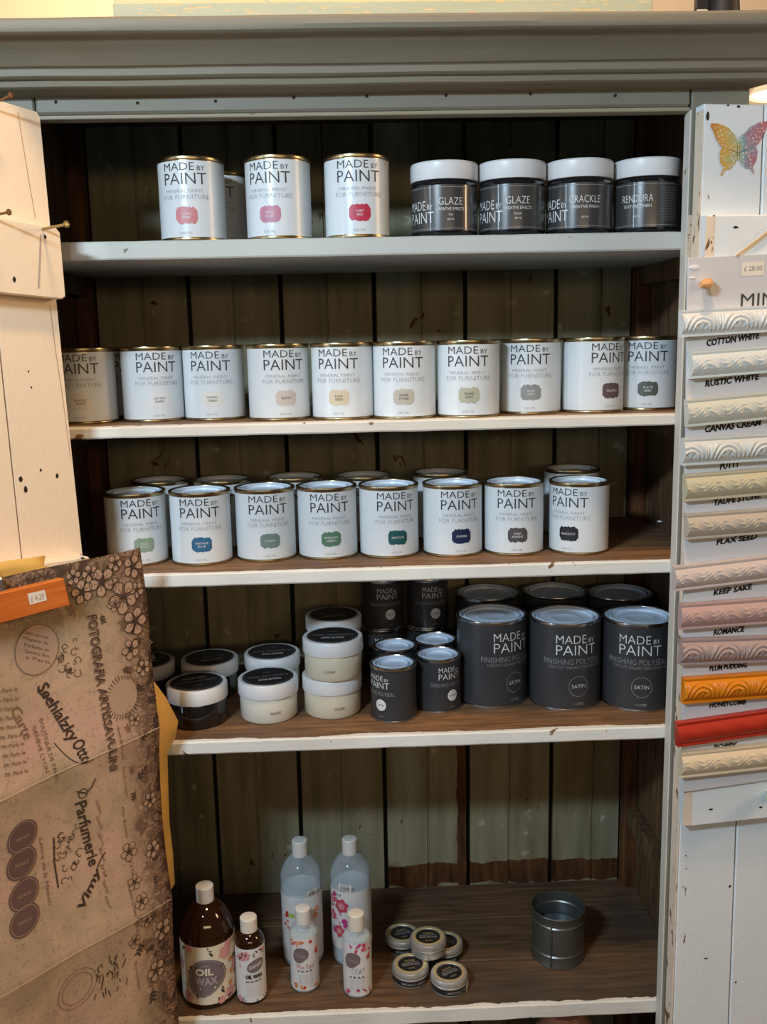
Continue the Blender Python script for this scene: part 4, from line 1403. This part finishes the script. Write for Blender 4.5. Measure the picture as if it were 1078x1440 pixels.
gL = 'one litre sealer tins on the fourth shelf'
dark_tin(0.1874, 0.1608, S4, 28.7, 'large charcoal sealer tin, leftmost of the front three', meL, gL)
dark_tin(0.2964, 0.1410, S4, 7.3, 'large charcoal sealer tin, middle of the front three', meL, gL)
dark_tin(0.4053, 0.1275, S4, -13.0, 'large charcoal sealer tin, cut by the right stile', meL, gL)
dark_tin(0.1990, 0.2890, S4, 10, 'large charcoal sealer tin, leftmost of the dim back row', meL, gL)
dark_tin(0.3110, 0.2870, S4, 0, 'large charcoal sealer tin, middle of the dim back row', meL, gL)
dark_tin(0.4150, 0.2640, S4, -10, 'large charcoal sealer tin, rightmost of the dim back row', meL, gL)
gS = 'small sealer tins on the fourth shelf'
dark_tin(0.0323, 0.0983, S4, -43.2, 'small charcoal sealer tin with label turned left, nearest the shelf front', meS, gS)
dark_tin(0.1018, 0.1302, S4, 25.9, 'small charcoal sealer tin with label turned right, beside the large tins', meS, gS)
dark_tin(0.0390, 0.1795, S4, -10, 'small charcoal sealer tin directly behind the label-turned-left one', meS, gS)
dark_tin(0.1040, 0.2055, S4, 10, 'small charcoal sealer tin directly behind the label-turned-right one', meS, gS)
dark_tin(0.0215, 0.2830, S4, 10, 'small charcoal sealer tin supporting the left stacked tin at the back', meS, gS)
dark_tin(0.0955, 0.2820, S4, 5, 'small charcoal sealer tin supporting the right stacked tin at the back', meS, gS)
dark_tin(0.0235, 0.2840, S4 + HS, 14.9, 'small charcoal sealer tin stacked on top, left of the two', meS, gS)
dark_tin(0.0990, 0.2835, S4 + HS, 11.1, 'small charcoal sealer tin stacked on top, right of the two', meS, gS)

# ------------------------------------------------------------------ wax jars
RJ, HJ = 0.0425, 0.0595
b = MB()
b.lathe([(0, 0.0008), (RJ - 0.006, 0.0), (RJ - 0.002, 0.0008), (RJ, 0.004), (RJ, 0.036), (RJ - 0.0015, 0.0385), (0, 0.0385)], 56)
me_jb = b.mesh('jar_body', 'wax_cream')
b = MB()
b.lathe([(RJ - .001, 0.0375), (RJ + 0.0018, 0.0375), (RJ + 0.0022, 0.0385), (RJ + 0.0022, HJ - 0.0022), (RJ + 0.0012, HJ - 0.0006), (RJ - 0.0004, HJ), (RJ - 0.0020, HJ - 0.0003), (0, HJ - 0.0003)], 56)
me_jl = b.mesh('lid', 'jar_lid')
b = MB()
b.lathe([(RJ - 0.0042, HJ - .0002), (RJ - 0.0045, HJ + 0.0003), (0, HJ + 0.0003)], 48)
me_js = b.mesh('lid_sticker', 'sticker_dark')
b = MB()
fl_ = lambda x, y: (x, y, HJ + 0.0007)
text(b, 'MADE BY PAINT', 0, 0.0105, 0.034, 0.0078, fl_, 0, 0.0)
text(b, 'FURNITURE WAX', 0, -0.0030, 0.060, 0.0070, fl_, 1, -0.01)
text(b, '200 ML', 0, -0.0180, 0.012, 0.0034, fl_, 1, 0)
ring(b, 0, 0, RJ - 0.0068, RJ - 0.0068, 0.0004, fl_, 1, 40)
me_jt = b.mesh('lid_lettering', ['ink_white', 'ink_soft'], False, fix=False)


def jar_word(s, ac):
    b = MB()
    text(b, s, ac, 0.0145, 0.0022 * len(s) * 1.5, 0.0042, on_cyl(RJ + 0.0006), 0, 0.0)
    return b.mesh('jar_lettering', 'ink_dark', False, fix=False)


def wax_jar(x, y, z, rot, label, m, word=None, ac=0, flip=0):
    t = thing('wax_jar', label, 'jar', (x, y, z), rot, 'wax jars on the fourth shelf')
    o = link('jar_body', me_jb, t)
    o.material_slots[0].link = 'OBJECT'
    o.material_slots[0].material = M[m]
    l = link('lid', me_jl, t)
    s = link('lid_sticker', me_js, l)
    s2 = link('lid_lettering', me_jt, l)
    s.rotation_euler = s2.rotation_euler = (0, 0, radians(flip))
    if word:
        link('jar_lettering', jar_word(word, ac), t)


wax_jar(-0.2578, 0.1041, S4, 9.8, 'dark wax jar with white lid beside the paper, front left', 'wax_dark', None, 0, 12)
wax_jar(-0.1541, 0.1174, S4, 5.5, 'white wax jar marked WHITE, in the front row', 'wax_white', 'WHITE', 0.009, 188)
wax_jar(-0.0589, 0.1274, S4, 1.5, 'cream wax jar marked CLEAR, lower of the front stack', 'wax_cream', 'CLEAR', 0.010, 185)
wax_jar(-0.0560, 0.1205, S4 + HJ + .0004, 1.5, 'cream wax jar marked CLEAR, upper of the front stack', 'wax_cream', 'CLEAR', -0.006, 178)
wax_jar(-0.0565, 0.2336, S4, 0, 'pale wax jar at the bottom of the back stack', 'wax_white', None, 0, 180)
wax_jar(-0.0565, 0.2336, S4 + HJ + .0004, 0, 'pale wax jar on top of the back stack', 'wax_white', None, 0, 185)
wax_jar(-0.2543, 0.2154, S4, 5, 'dark wax jar behind the front dark jar, white rimmed lid', 'wax_dark', None, 0, 195)
wax_jar(-0.1570, 0.2357, S4, 3, 'white wax jar behind the jar marked WHITE', 'wax_white', None, 0, 184)
wax_jar(-0.3541, 0.2107, S4, 12, 'wax jar half hidden by the paper edge, back left', 'wax_dark', None, 0, 190)

# ------------------------------------------------------------------ glaze jars on the top shelf
RG, HG = 0.0440, 0.0965
b = MB()
b.lathe([(0, 0.001), (RG - 0.006, 0), (RG - 0.002, 0.0010), (RG, 0.005), (RG, 0.066), (RG - 0.001, 0.0695), (RG - 0.004, 0.0725), (RG - 0.004, 0.076), (0, 0.076)], 56)
me_gb = b.mesh('jar_body', 'jar_dark')
b = MB()
b.lathe([(RG - .004, 0.0728), (RG + 0.0004, 0.0728), (RG + 0.0010, 0.0738), (RG + 0.0010, HG - 0.0030), (RG - 0.0004, HG - 0.0008), (RG - 0.003, HG), (0, HG)], 56)
me_gl = b.mesh('lid', 'jar_lid')
b = MB()
b.lathe([(RG - .0001, 0.0082), (RG + 0.0003, 0.008), (RG + 0.0003, 0.0652), (RG - .0001, 0.065)], 56)
me_gp = b.mesh('label', 'jar_panel')


def glaze_jar(x, rot, title, sub, third, left, label):
    t = thing('glaze_jar', label, 'jar', (x, 0.080, S1), rot, 'dark glaze jars on the top shelf')
    link('jar_body', me_gb, t)
    link('lid', me_gl, t)
    link('label', me_gp, t)
    b = MB()
    f = on_cyl(RG + 0.0008)
    for z in (0.0105, 0.0622):
        stroke(b, [(RG * radians(a), z) for a in range(-100, 101, 8)], 0.0006, f, 1)
    c = 0.0085 if left else -0.012
    w = {'GLAZE': 0.0320, 'CRACKLE': 0.0420, 'RENDURA': 0.0420}[title]
    text(b, title, c, 0.0400, w, 0.0092, f, 0, -0.012)
    text(b, sub, c, 0.0330, 0.0380 if len(sub) > 13 else 0.034, 0.0038, f, 0, 0.0)
    if third:
        text(b, third, c, 0.0262, 0.0020 * len(third), 0.0028, f, 0, 0.0)
    text(b, '400 ML', c, 0.0205, 0.0100, 0.0026, f, 0, 0.0)
    link('lettering', b.mesh('lettering', ['ink_white', 'ink_soft'], False, fix=False), t)
    b = MB()
    a0 = -0.034 + (left - 1) * 0.002
    if left:
        text(b, 'MADE', a0 - 0.007, 0.0345, 0.0300, 0.0115, f, 0, -0.008)
        text(b, 'BY', a0 + 0.0145, 0.0350, 0.0075, 0.0062, f, 0, -0.005)
        text(b, 'PAINT', a0 - 0.001, 0.0180, 0.0420, 0.0140, f, 0, -0.008)
        stroke(b, [(a0 + 0.0225, 0.0160), (a0 + 0.0225, 0.052)], 0.0004, f, 1)
    else:
        for k in range(13):
            text(b, 'directions for use apply with brush', 0.034, 0.0565 - k * 0.0034, 0.026, 0.0019, f, 1, 0.0)
    link('logo_lettering' if left else 'small_print', b.mesh('lettering', ['ink_white', 'ink_soft'], False, fix=False), t)


glaze_jar(0.1125, -5.7, 'GLAZE', 'CREATIVE EFFECTS', 'WAX', 1, 'dark jar marked GLAZE with white lid, left end of its row')
glaze_jar(0.2034, -9.5, 'GLAZE', 'CREATIVE EFFECTS', 'BLACK', 2, 'dark jar marked GLAZE with white lid, next to CRACKLE')
glaze_jar(0.2940, -13.2, 'CRACKLE', 'CREATIVE FINISH', '', 1, 'dark jar marked CRACKLE with white lid on the top shelf')
glaze_jar(0.3855, -16.8, 'RENDURA', 'TEXTURE FINISH', '', 0, 'dark jar marked RENDURA with white lid, beside the right stile')


# ------------------------------------------------------------------ bottles on the lowest shelf
def bottle_prof(R, hs, H, nr, pow_=0.5):
    """R body radius, hs shoulder start, H neck base, nr neck radius"""
    p = [(0, 0.001), (R * .80, 0.0), (R * .93, 0.0012), (R * .99, 0.005), (R, 0.010), (R, hs)]
    for k in range(1, 9):
        t = k / 8
        p.append((nr + (R - nr) * cos(t * pi / 2) ** 0.75 if t < 1 else nr, hs + (H - hs) * sin(t * pi / 2) ** 1.0 * (0.35 + 0.65 * t)))
    return p


def cap_mesh(r, z0, z1, m, ribs=True):
    b = MB()
    b.lathe([(0, z0), (r - .0006, z0), (r, z0 + 0.0008), (r, z1 - 0.0015), (r - 0.0008, z1 - 0.0004), (r - 0.002, z1), (0, z1)], 40)
    return b.mesh('cap', m)


def bottle(x, y, rot, label, R, hs, hn, H, capr, body_m, cap_m, lab_z, lab_m, deco, liquid=None):
    t = thing('bottle', label, 'bottle', (x, y, S5), rot)
    b = MB()
    pr = bottle_prof(R, hs, hn, capr * .82)
    pr = pr + [(capr * .80, hn + 0.004), (0, hn + 0.004)]
    b.lathe(pr, 48)
    link('glass' if body_m == 'amber' else 'bottle_body', b.mesh('bottle_body', body_m), t)
    link('cap', cap_mesh(capr, hn - 0.0005, H, cap_m), t)
    if liquid:
        lm, lz = liquid
        b = MB()
        q = [(r * .955, max(z, 0.0018)) for r, z in bottle_prof(R, hs, hn, capr * .82) if z < lz]
        rr = q[-1][0]
        q += [(rr, lz), (0, lz)]
        b.lathe(q, 40)
        link('liquid', b.mesh('liquid', lm), t)
    b = MB()
    b.lathe([(R - .0001, lab_z[0] + .0002), (R + 0.0003, lab_z[0]), (R + 0.0003, lab_z[1]), (R - .0001, lab_z[1] - .0002)], 48)
    lb = link('label', b.mesh('label', lab_m), t)
    b = MB()
    mats = deco(b, on_cyl(R + 0.0008), on_cyl(R + 0.0011), on_cyl(R + 0.0014))
    link('label_print', b.mesh('label_print', mats, False, fix=False), lb)
    return t


def rosette(b, f, x, z, r, mi):
    blob(b, disc(x, z, r, r, 24, 0.14, 6), f, mi)


def egg(cx, cz, r, n=30):
    out = []
    for k in range(n):
        a = 2 * pi * k / n
        rr = r * (1 + 0.10 * cos(2 * (a - 0.8)) + 0.05 * cos(3 * a))
        out.append((cx + rr * cos(a), cz + rr * sin(a)))
    return out


def deco_big(b, f1, f2, f3):
    rnd = random.Random(3)
    for x, z, r in [(0.028, 0.0885, 0.0105), (0.034, 0.0990, 0.007), (-0.036, 0.020, 0.010), (0.034, 0.020, 0.009), (0.018, 0.0135, 0.006), (-0.030, 0.100, 0.006), (0.052, 0.06, 0.011), (-0.054, 0.07, 0.011)]:
        rosette(b, f1, x, z, r, 0)
    for x, z in [(0.0375, 0.0720), (0.039, 0.052), (0.036, 0.0345)]:
        rosette(b, f1, x, z, 0.0042, 4)
    for k in range(44):
        x, z, a, L = rnd.uniform(-0.060, 0.060), rnd.uniform(0.013, 0.102), rnd.uniform(0, 6.28), rnd.uniform(0.004, 0.009)
        if (x + .004) ** 2 + (z - .054) ** 2 < 0.028 ** 2:
            continue
        blob(b, disc(x, z, L / 2, L / 5, 10, rot=a), f2, rnd.choice((1, 2, 2)))
    # oval grey medallion
    blob(b, egg(-0.004, 0.0545, 0.0300), f2, 3)
    pts = egg(-0.004, 0.0545, 0.0275)
    stroke(b, pts + [pts[0]], 0.0007, f3, 5)
    text(b, 'OIL', -0.006, 0.0585, 0.0280, 0.0120, f3, 6, 0.035)
    text(b, 'WAX', -0.004, 0.0430, 0.0350, 0.0130, f3, 5, 0.035)
    text(b, 'DIXIE', -0.005, 0.0730, 0.012, 0.0035, f3, 5, 0)
    stroke(b, [(-0.014, 0.0375), (0.010, 0.0375)], 0.0026, f3, 6)
    return ['pink', 'leaf', 'darkleaf', 'medal', 'orange', 'medal_ring', 'paper_cream']


def deco_small_amber(b, f1, f2, f3):
    rnd = random.Random(5)
    for x, z, r in [(-0.010, 0.0830, 0.0075), (-0.018, 0.0800, 0.006), (0.020, 0.0870, 0.004), (-0.022, 0.010, 0.005)]:
        rosette(b, f1, x, z, r, 0)
    for k in range(16):
        x, z, a, L = rnd.uniform(-0.026, 0.028), rnd.choice((rnd.uniform(0.078, 0.092), rnd.uniform(0.008, 0.014))), rnd.uniform(0, 6.28), rnd.uniform(0.003, 0.006)
        blob(b, disc(x, z, L / 2, L / 5, 10, rot=a), f2, 1)
    b.add([f1(-0.020, 0.062), f1(-0.004, 0.062), f1(-0.004, 0.068), f1(-0.020, 0.069)], [(0, 1, 2, 3)], 4)
    blob(b, disc(0.006, 0.0660, 0.0145, 0.0098, 24, rot=0.45), f2, 3)
    text(b, 'DIXIE', 0.006, 0.0635, 0.020, 0.0055, lambda x, z: f3(x, z + (x - .006) * .25), 5, 0.02)
    text(b, 'OIL WAX', 0.003, 0.0455, 0.0270, 0.0068, f3, 2, 0.05)
    text(b, 'H O M E', 0.002, 0.0395, 0.0240, 0.0028, f3, 2, 0.04)
    for k in range(5):
        text(b, 'nourish and protect bare wood', 0.001, 0.033 - k * 0.0042, 0.026, 0.0022, f3, 6, 0)
    return ['pink', 'darkleaf', 'ink_black', 'medal', 'orange', 'paper_white', 'ink_grey']


def deco_tall_plain(b, f1, f2, f3):
    b.add([f1(0.009, 0.1250), f1(0.026, 0.1260), f1(0.026, 0.1345), f1(0.009, 0.1330)], [(0, 1, 2, 3)], 2)
    text(b, '£ 9.50', 0.0175, 0.1275, 0.013, 0.0038, lambda x, z: f2(x, z + (x - .0175) * .06), 3, 0.03)
    blob(b, [(-0.0330, 0.087), (-0.024, 0.088), (-0.024, 0.098), (-0.028, 0.099)], f1, 0)
    b.add([f1(-0.0235, 0.0885), f1(-0.0130, 0.0885), f1(-0.0130, 0.0965), f1(-0.0235, 0.0965)], [(0, 1, 2, 3)], 1)
    for x, z in [(0.022, 0.0900), (0.025, 0.1000)]:
        rosette(b, f1, x, z, 0.005, 4)
    rnd = random.Random(11)
    for k in range(14):
        blob(b, disc(rnd.uniform(-0.035, -0.020), rnd.uniform(0.060, 0.086), 0.0025, 0.0010, 8, rot=rnd.uniform(0, 6)), f2, rnd.choice((0, 4)))
    return ['red', 'lime', 'sticker', 'ink_dark', 'peach']


def deco_tall_floral(b, f1, f2, f3):
    b.add([f1(-0.021, 0.1330), f1(0.000, 0.1310), f1(0.001, 0.1430), f1(-0.020, 0.1450)], [(0, 1, 2, 3)], 2)
    text(b, '£ 9.50', -0.010, 0.1350, 0.015, 0.0050, lambda x, z: f2(x, z - (x + .01) * .1), 3, 0.0)
    for x, z, r in [(-0.017, 0.1060, 0.0115), (-0.022, 0.0620, 0.0095), (-0.034, 0.115, 0.007), (-0.036, 0.086, 0.008)]:
        rosette(b, f1, x, z, r, 0)
        rosette(b, f2, x, z, r * .5, 5)
    for x, z, r in [(-0.033, 0.0600, 0.0050), (-0.012, 0.0800, 0.0050), (-0.010, 0.0730, 0.0045), (-0.030, 0.124, 0.004)]:
        rosette(b, f1, x, z, r, 1)
    rnd = random.Random(13)
    for k in range(26):
        blob(b, disc(rnd.uniform(-0.045, -0.012), rnd.uniform(0.050, 0.125), 0.003, 0.0011, 8, rot=rnd.uniform(0, 6)), f1, rnd.choice((0, 1, 4)))
    return ['rose', 'magenta', 'sticker', 'ink_dark', 'leaf', 'pink']


def deco_front(kind):
    def deco(b, f1, f2, f3):
        rnd = random.Random(21 + kind)
        A = ['red', 'peach', 'orange', 'leaf'] if kind == 0 else ['rose', 'magenta', 'pink', 'lime']
        for k in range(18):
            x = rnd.uniform(-0.024, 0.024)
            z = rnd.choice((rnd.uniform(0.080, 0.090), rnd.uniform(0.0085, 0.016)))
            blob(b, disc(x, z, rnd.uniform(.0025, .0055), rnd.uniform(.0012, .0028), 10, 0.1, rot=rnd.uniform(0, 3)), f1, rnd.randrange(3))
        b.add([f1(0.004, 0.0585), f1(0.024, 0.0600), f1(0.024, 0.0690), f1(0.004, 0.0680)], [(0, 1, 2, 3)], 3 if kind else 1)
        blob(b, [(0.017, 0.064), (0.022, 0.064), (0.023, 0.076), (0.016, 0.069)], f2, 0)
        pts = egg(-0.0075, 0.0655, 0.0125)
        blob(b, pts, f2, 4)
        text(b, 'DIXIE', -0.0075, 0.0625, 0.0155, 0.0045, lambda x, z: f3(x, z - (x + .0075) * .25), 5, 0.0)
        if kind == 0:
            text(b, 'Wax Kind', -0.001, 0.0425, 0.0290, 0.0090, f2, 6, 0.0)
            text(b, 'S O A P', -0.001, 0.0370, 0.0240, 0.0032, f2, 7, 0.04)
        else:
            text(b, 'COAT', 0.002, 0.0425, 0.0210, 0.0095, f2, 8, -0.01)
            text(b, 'S E A L', 0.000, 0.0355, 0.0240, 0.0034, f2, 7, 0.04)
        for k in range(6):
            text(b, 'gentle wash for wood', 0.0, 0.0315 - k * 0.0030, 0.023, 0.0019, f2, 8, 0)
        return A + ['medal', 'medal_ring', 'pink', 'ink_dark', 'ink_soft']
    return deco


bottle(-0.2595, 0.0810, 8, 'large brown amber bottle with OIL WAX medallion, far left', 0.0412, 0.108, 0.157, 0.1815, 0.0133, 'amber', 'cap', (0.010, 0.1045), 'paper_cream', deco_big, ('amber_liquid', 0.112))
bottle(-0.1945, 0.0687, 12, 'small dark bottle with OIL WAX label and white cap', 0.0222, 0.098, 0.113, 0.1345, 0.0128, 'amber', 'cap_cream', (0.006, 0.0935), 'paper_white', deco_small_amber, ('amber_liquid', 0.100))
bottle(-0.1195, 0.1596, 4, 'tall clear bottle of milky liquid with plain label', 0.0325, 0.148, 0.181, 0.2065, 0.0125, 'clear', 'cap', (0.012, 0.124), 'paper_white', deco_tall_plain, ('milky', 0.127))
bottle(-0.0403, 0.1587, 1, 'tall clear bottle with pink rose label', 0.0322, 0.148, 0.181, 0.2060, 0.0120, 'clear', 'cap', (0.030, 0.131), 'paper_white', deco_tall_floral, ('milky', 0.129))
bottle(-0.1140, 0.0904, 6, 'small clear bottle with orange and red floral label', 0.0218, 0.090, 0.108, 0.1320, 0.0118, 'clear', 'cap', (0.005, 0.0935), 'paper_white', deco_front(0), ('milky', 0.092))
bottle(-0.0325, 0.0727, -2, 'small clear bottle with pink floral COAT label', 0.0218, 0.090, 0.106, 0.1310, 0.0125, 'clear', 'cap_cream', (0.005, 0.0915), 'paper_white', deco_front(1), ('milky', 0.094))

# ------------------------------------------------------------------ small wax tins
RW, HW = 0.0285, 0.0268
b = MB()
b.lathe([(0, 0.0008), (RW - 0.004, 0.0), (RW - 0.0025, 0.0006), (RW - 0.0016, 0.002), (RW - 0.0016, 0.0150), (0, 0.0150)], 40)
me_wb = b.mesh('tin_base', 'wax_silver')
b = MB()
b.lathe([(RW - 0.0020, 0.0142), (RW, 0.0140), (RW + 0.0004, 0.0152), (RW - 0.0002, 0.0166), (RW + 0.0002, 0.018), (RW + 0.0002, HW - 0.004), (RW - 0.0012, HW - 0.0012), (RW - 0.0040, HW), (RW - 0.0085, HW - 0.0004), (RW - 0.0092, HW - 0.0016), (0, HW - 0.0016)], 44)
me_wl = b.mesh('lid', 'wax_silver')
b = MB()
b.lathe([(RW - 0.0042, HW + .0000), (RW - 0.0044, HW + 0.00035), (RW - 0.0082, HW + 0.0001), (RW - 0.0084, HW - 0.0003)], 44)
me_wr = b.mesh('lid_band', 'wax_gold')
b = MB()
b.lathe([(RW - 0.0093, HW - .0016), (RW - 0.0095, HW - 0.0012), (0, HW - 0.0012)], 36)
me_wd = b.mesh('lid_sticker', 'sticker_dark')
b = MB()
fw_ = lambda x, y: (x, y, HW - 0.0008)
text(b, 'CREATIVE WAX', 0, -0.0045, 0.028, 0.0046, fw_, 0, 0.02)
stroke(b, [(-0.013, 0.0025), (0.013, 0.0025)], 0.0010, fw_, 0)
text(b, 'GILDING', 0, 0.0055, 0.016, 0.0040, fw_, 1, 0)
text(b, '40 ML', 0, -0.0125, 0.010, 0.0030, fw_, 1, 0)
me_wt = b.mesh('lid_lettering', ['ink_soft', 'wax_gold'], False, fix=False)
b = MB()
b.lathe([(RW - .0017, 0.0042), (RW - 0.0012, 0.004), (RW - 0.0012, 0.0128), (RW - .0017, 0.0126)], 40)
me_ws = b.mesh('side_label', 'sticker_dark')
b = MB()
text(b, 'METALLIC CREAM', 0.0, 0.0068, 0.040, 0.0036, on_cyl(RW - 0.0007), 0, 0.03)
me_wst = b.mesh('side_lettering', 'ink_soft', False, fix=False)


def wax_tin(x, y, z, rot, label, sticker=False, plain=False):
    t = thing('wax_tin', label, 'wax tin', (x, y, z), rot, 'small wax tins in a heap')
    link('tin_base', me_wb, t)
    l = link('lid', me_wl, t)
    link('lid_band', me_wr, l)
    link('lid_sticker', me_wd, l)
    link('lid_lettering', me_wt, l)
    if not plain:
        s = link('side_label', me_ws, t)
        link('side_lettering', me_wst, s)
    if sticker:
        b = MB()
        f = on_cyl(RW + 0.0008)
        b.add([f(0.012, -0.001 + .0015), f(0.026, 0.004), f(0.026, 0.0150), f(0.012, 0.0140)], [(0, 1, 2, 3)])
        link('price_sticker', b.mesh('price_sticker', 'sticker', False, fix=False), t)


wax_tin(0.0416, 0.1750, S5, 15, 'small silver wax tin at the back left of the heap')
wax_tin(0.1095, 0.1485, S5, -10, 'small silver wax tin at the back right of the heap')
wax_tin(0.0500, 0.0945, S5, 8, 'small silver wax tin at the front left of the heap')
wax_tin(0.1081, 0.0711, S5, 30, 'small silver wax tin with a price sticker, front right of the heap', True)
wax_tin(0.0800, 0.1220, S5 + HW + 0.0006, 0, 'small silver wax tin lying on top of the others', False, True)

# ------------------------------------------------------------------ galvanised cup
RC, HC = 0.0420, 0.0857
cu = thing('metal_cup', 'empty grey galvanised metal cup standing alone on the lowest shelf', 'cup', (0.2913, 0.142, S5), -18)
b = MB()
b.lathe([(0, 0.0045), (RC - 0.0022, 0.0045), (RC - 0.0018, 0.0), (RC - 0.0003, 0.0), (RC + 0.0006, 0.0012), (RC, 0.003), (RC - 0.0005, 0.017), (RC + 0.0010, 0.019), (RC - 0.0005, 0.021), (RC - 0.0005, 0.066), (RC + 0.0010, 0.068), (RC - 0.0005, 0.070), (RC, HC - 0.003), (RC + 0.0010, HC - 0.0015), (RC + 0.0004, HC), (RC - 0.0008, HC - 0.0004),
         (RC - 0.0013, HC - 0.003), (RC - 0.0016, 0.070), (RC - 0.0001, 0.068), (RC - 0.0016, 0.066), (RC - 0.0016, 0.021), (RC - 0.0020, 0.0050)], 56)
link('cup_body', b.mesh('cup_body', 'galv'), cu)
b = MB()
b.lathe([(RC - 0.0025, 0.0450), (RC - 0.0030, 0.0462), (RC - 0.006, 0.0456), (RC - 0.009, 0.0448), (0, 0.0448)], 48)
text(b, 'VAL', 0.006, -0.016, 0.026, 0.016, lambda x, y: (x, y, 0.0455), 0, 0.02)
link('cup_floor', b.mesh('cup_floor', 'galv_in'), cu)
b = MB()
b.add([on_cyl(RC + 0.0012)(-0.0075, z) for z in (0.002, 0.084)] + [on_cyl(RC + 0.0018)(-0.0062, z) for z in (0.002, 0.084)] + [on_cyl(RC + 0.0004)(-0.0045, z) for z in (0.002, 0.084)], [(0, 2, 3, 1), (2, 4, 5, 3)])
link('seam', b.mesh('seam', 'galv', True, 60), cu)

# ------------------------------------------------------------------ bundle peeping up below the lowest shelf
b = MB()
V, F = [], []
nseg, nr = 28, 14
for j in range(nr + 1):
    t = j / nr
    z = 0.26 * t
    r = 0.066 * (1 - max(0, (t - 0.60) / 0.40) ** 2 * 0.62)
    for k in range(nseg):
        a = 2 * pi * k / nseg
        q = r * (1 + 0.05 * sin(11 * a) * t + 0.16 * mnoise.noise((cos(a) * 2, sin(a) * 2, t * 5)))
        V.append((q * cos(a) * 1.05, q * sin(a) * 0.8, z))
for j in range(nr):
    for k in range(nseg):
        a, c = j * nseg + k, j * nseg + (k + 1) % nseg
        F.append((a, c, c + nseg, a + nseg))
F.append(tuple(range(nseg))[::-1])
F.append(tuple(nr * nseg + k for k in range(nseg)))
b.add(V, F)
thing('wrapped_bundle', 'dusty pink wrapped bundle peeping up below the lowest shelf', 'bundle', (0.297, 0.10, 0.18), 0, None, b.mesh('wrapped_bundle', 'bag', True, 50))

# ------------------------------------------------------------------ things on top of the cupboard and behind
tb = thing('painted_board', 'long cream and teal painted board lying on top of the cupboard', 'board', (0.042, 0.135, 1.862))
boxpart('lower_rail', -0.360, 0.356, -0.020, 0.020, 0.0, 0.0795, 'teal', tb, 0.001)
boxpart('upper_rail', -0.360, 0.356, -0.015, 0.020, 0.080, 0.14, 'teal_cream', tb, 0.001)
b = MB()
b.lathe([(0, 0), (0.019, 0.0), (0.0215, 0.012), (0.0215, 0.06), (0.019, 0.09), (0.012, 0.115), (0.014, 0.125), (0, 0.125)], 28)
me = b.mesh('black_vase', 'black_item')
thing('black_vase', 'dark ornament at the right end of the cupboard top', 'ornament', (0.494, 0.115, 1.862), 0, None, me)
b = MB()
b.box(-0.0075, 0.0075, -0.006, 0.006, 0.0, 0.064, 0, 0.001)
b.box(-0.0080, 0.0080, -0.0065, 0.0065, 0.064, 0.085, 1, 0.001)
thing('striped_block', 'small white block with a dark upper part beside the dark ornament', 'ornament', (0.4640, 0.115, 1.862), 0, None, b.mesh('striped_block', ['cap_cream', 'black_item'], False, fix=False))
b = MB()
b.prism([(0.0, 0.0), (0.022, 0.0), (0.105, 0.072), (0.098, 0.086), (0.072, 0.076)], 1, -0.004, 0.004)
thing('white_card', 'white card propped slanting at the right end of the cupboard top', 'card', (0.533, 0.10, 1.862), 0, None, b.mesh('white_card', 'cap', False))

lp = thing('pendant_lamp', 'white conical pendant lamp glowing behind the right door', 'lamp', (1.235, 1.60, 2.160))
b = MB()
b.lathe([(0.100, 0.0), (0.101, 0.001), (0.060, 0.052), (0.028, 0.085), (0.020, 0.10), (0, 0.10)], 40)
b.lathe([(0, 0.094), (0.018, 0.094), (0.056, 0.050), (0.0985, 0.0005), (0.100, 0.0)], 40)
link('lamp_shade', b.mesh('lamp_shade', 'shade', fix=False), lp)
b = MB()
b.lathe([(0, 0.004), (0.091, 0.0045), (0.091, 0.006), (0, 0.006)], 36)
link('diffuser', b.mesh('diffuser', 'bulb'), lp)
b = MB()
b.tube([(0, 0, 0.098), (0, 0, 1.24)], 0.004, 8)
link('flex', b.mesh('flex', 'cap'), lp)
pl = bpy.data.lights.new('pendant_glow', 'POINT')
pl.energy = 2.5
pl.color = (1.0, 0.78, 0.52)
pl.shadow_soft_size = 0.08
po = bpy.data.objects.new('pendant_glow', pl)
COL.objects.link(po)
po.parent = lp
po.location = (0, 0, -0.16)
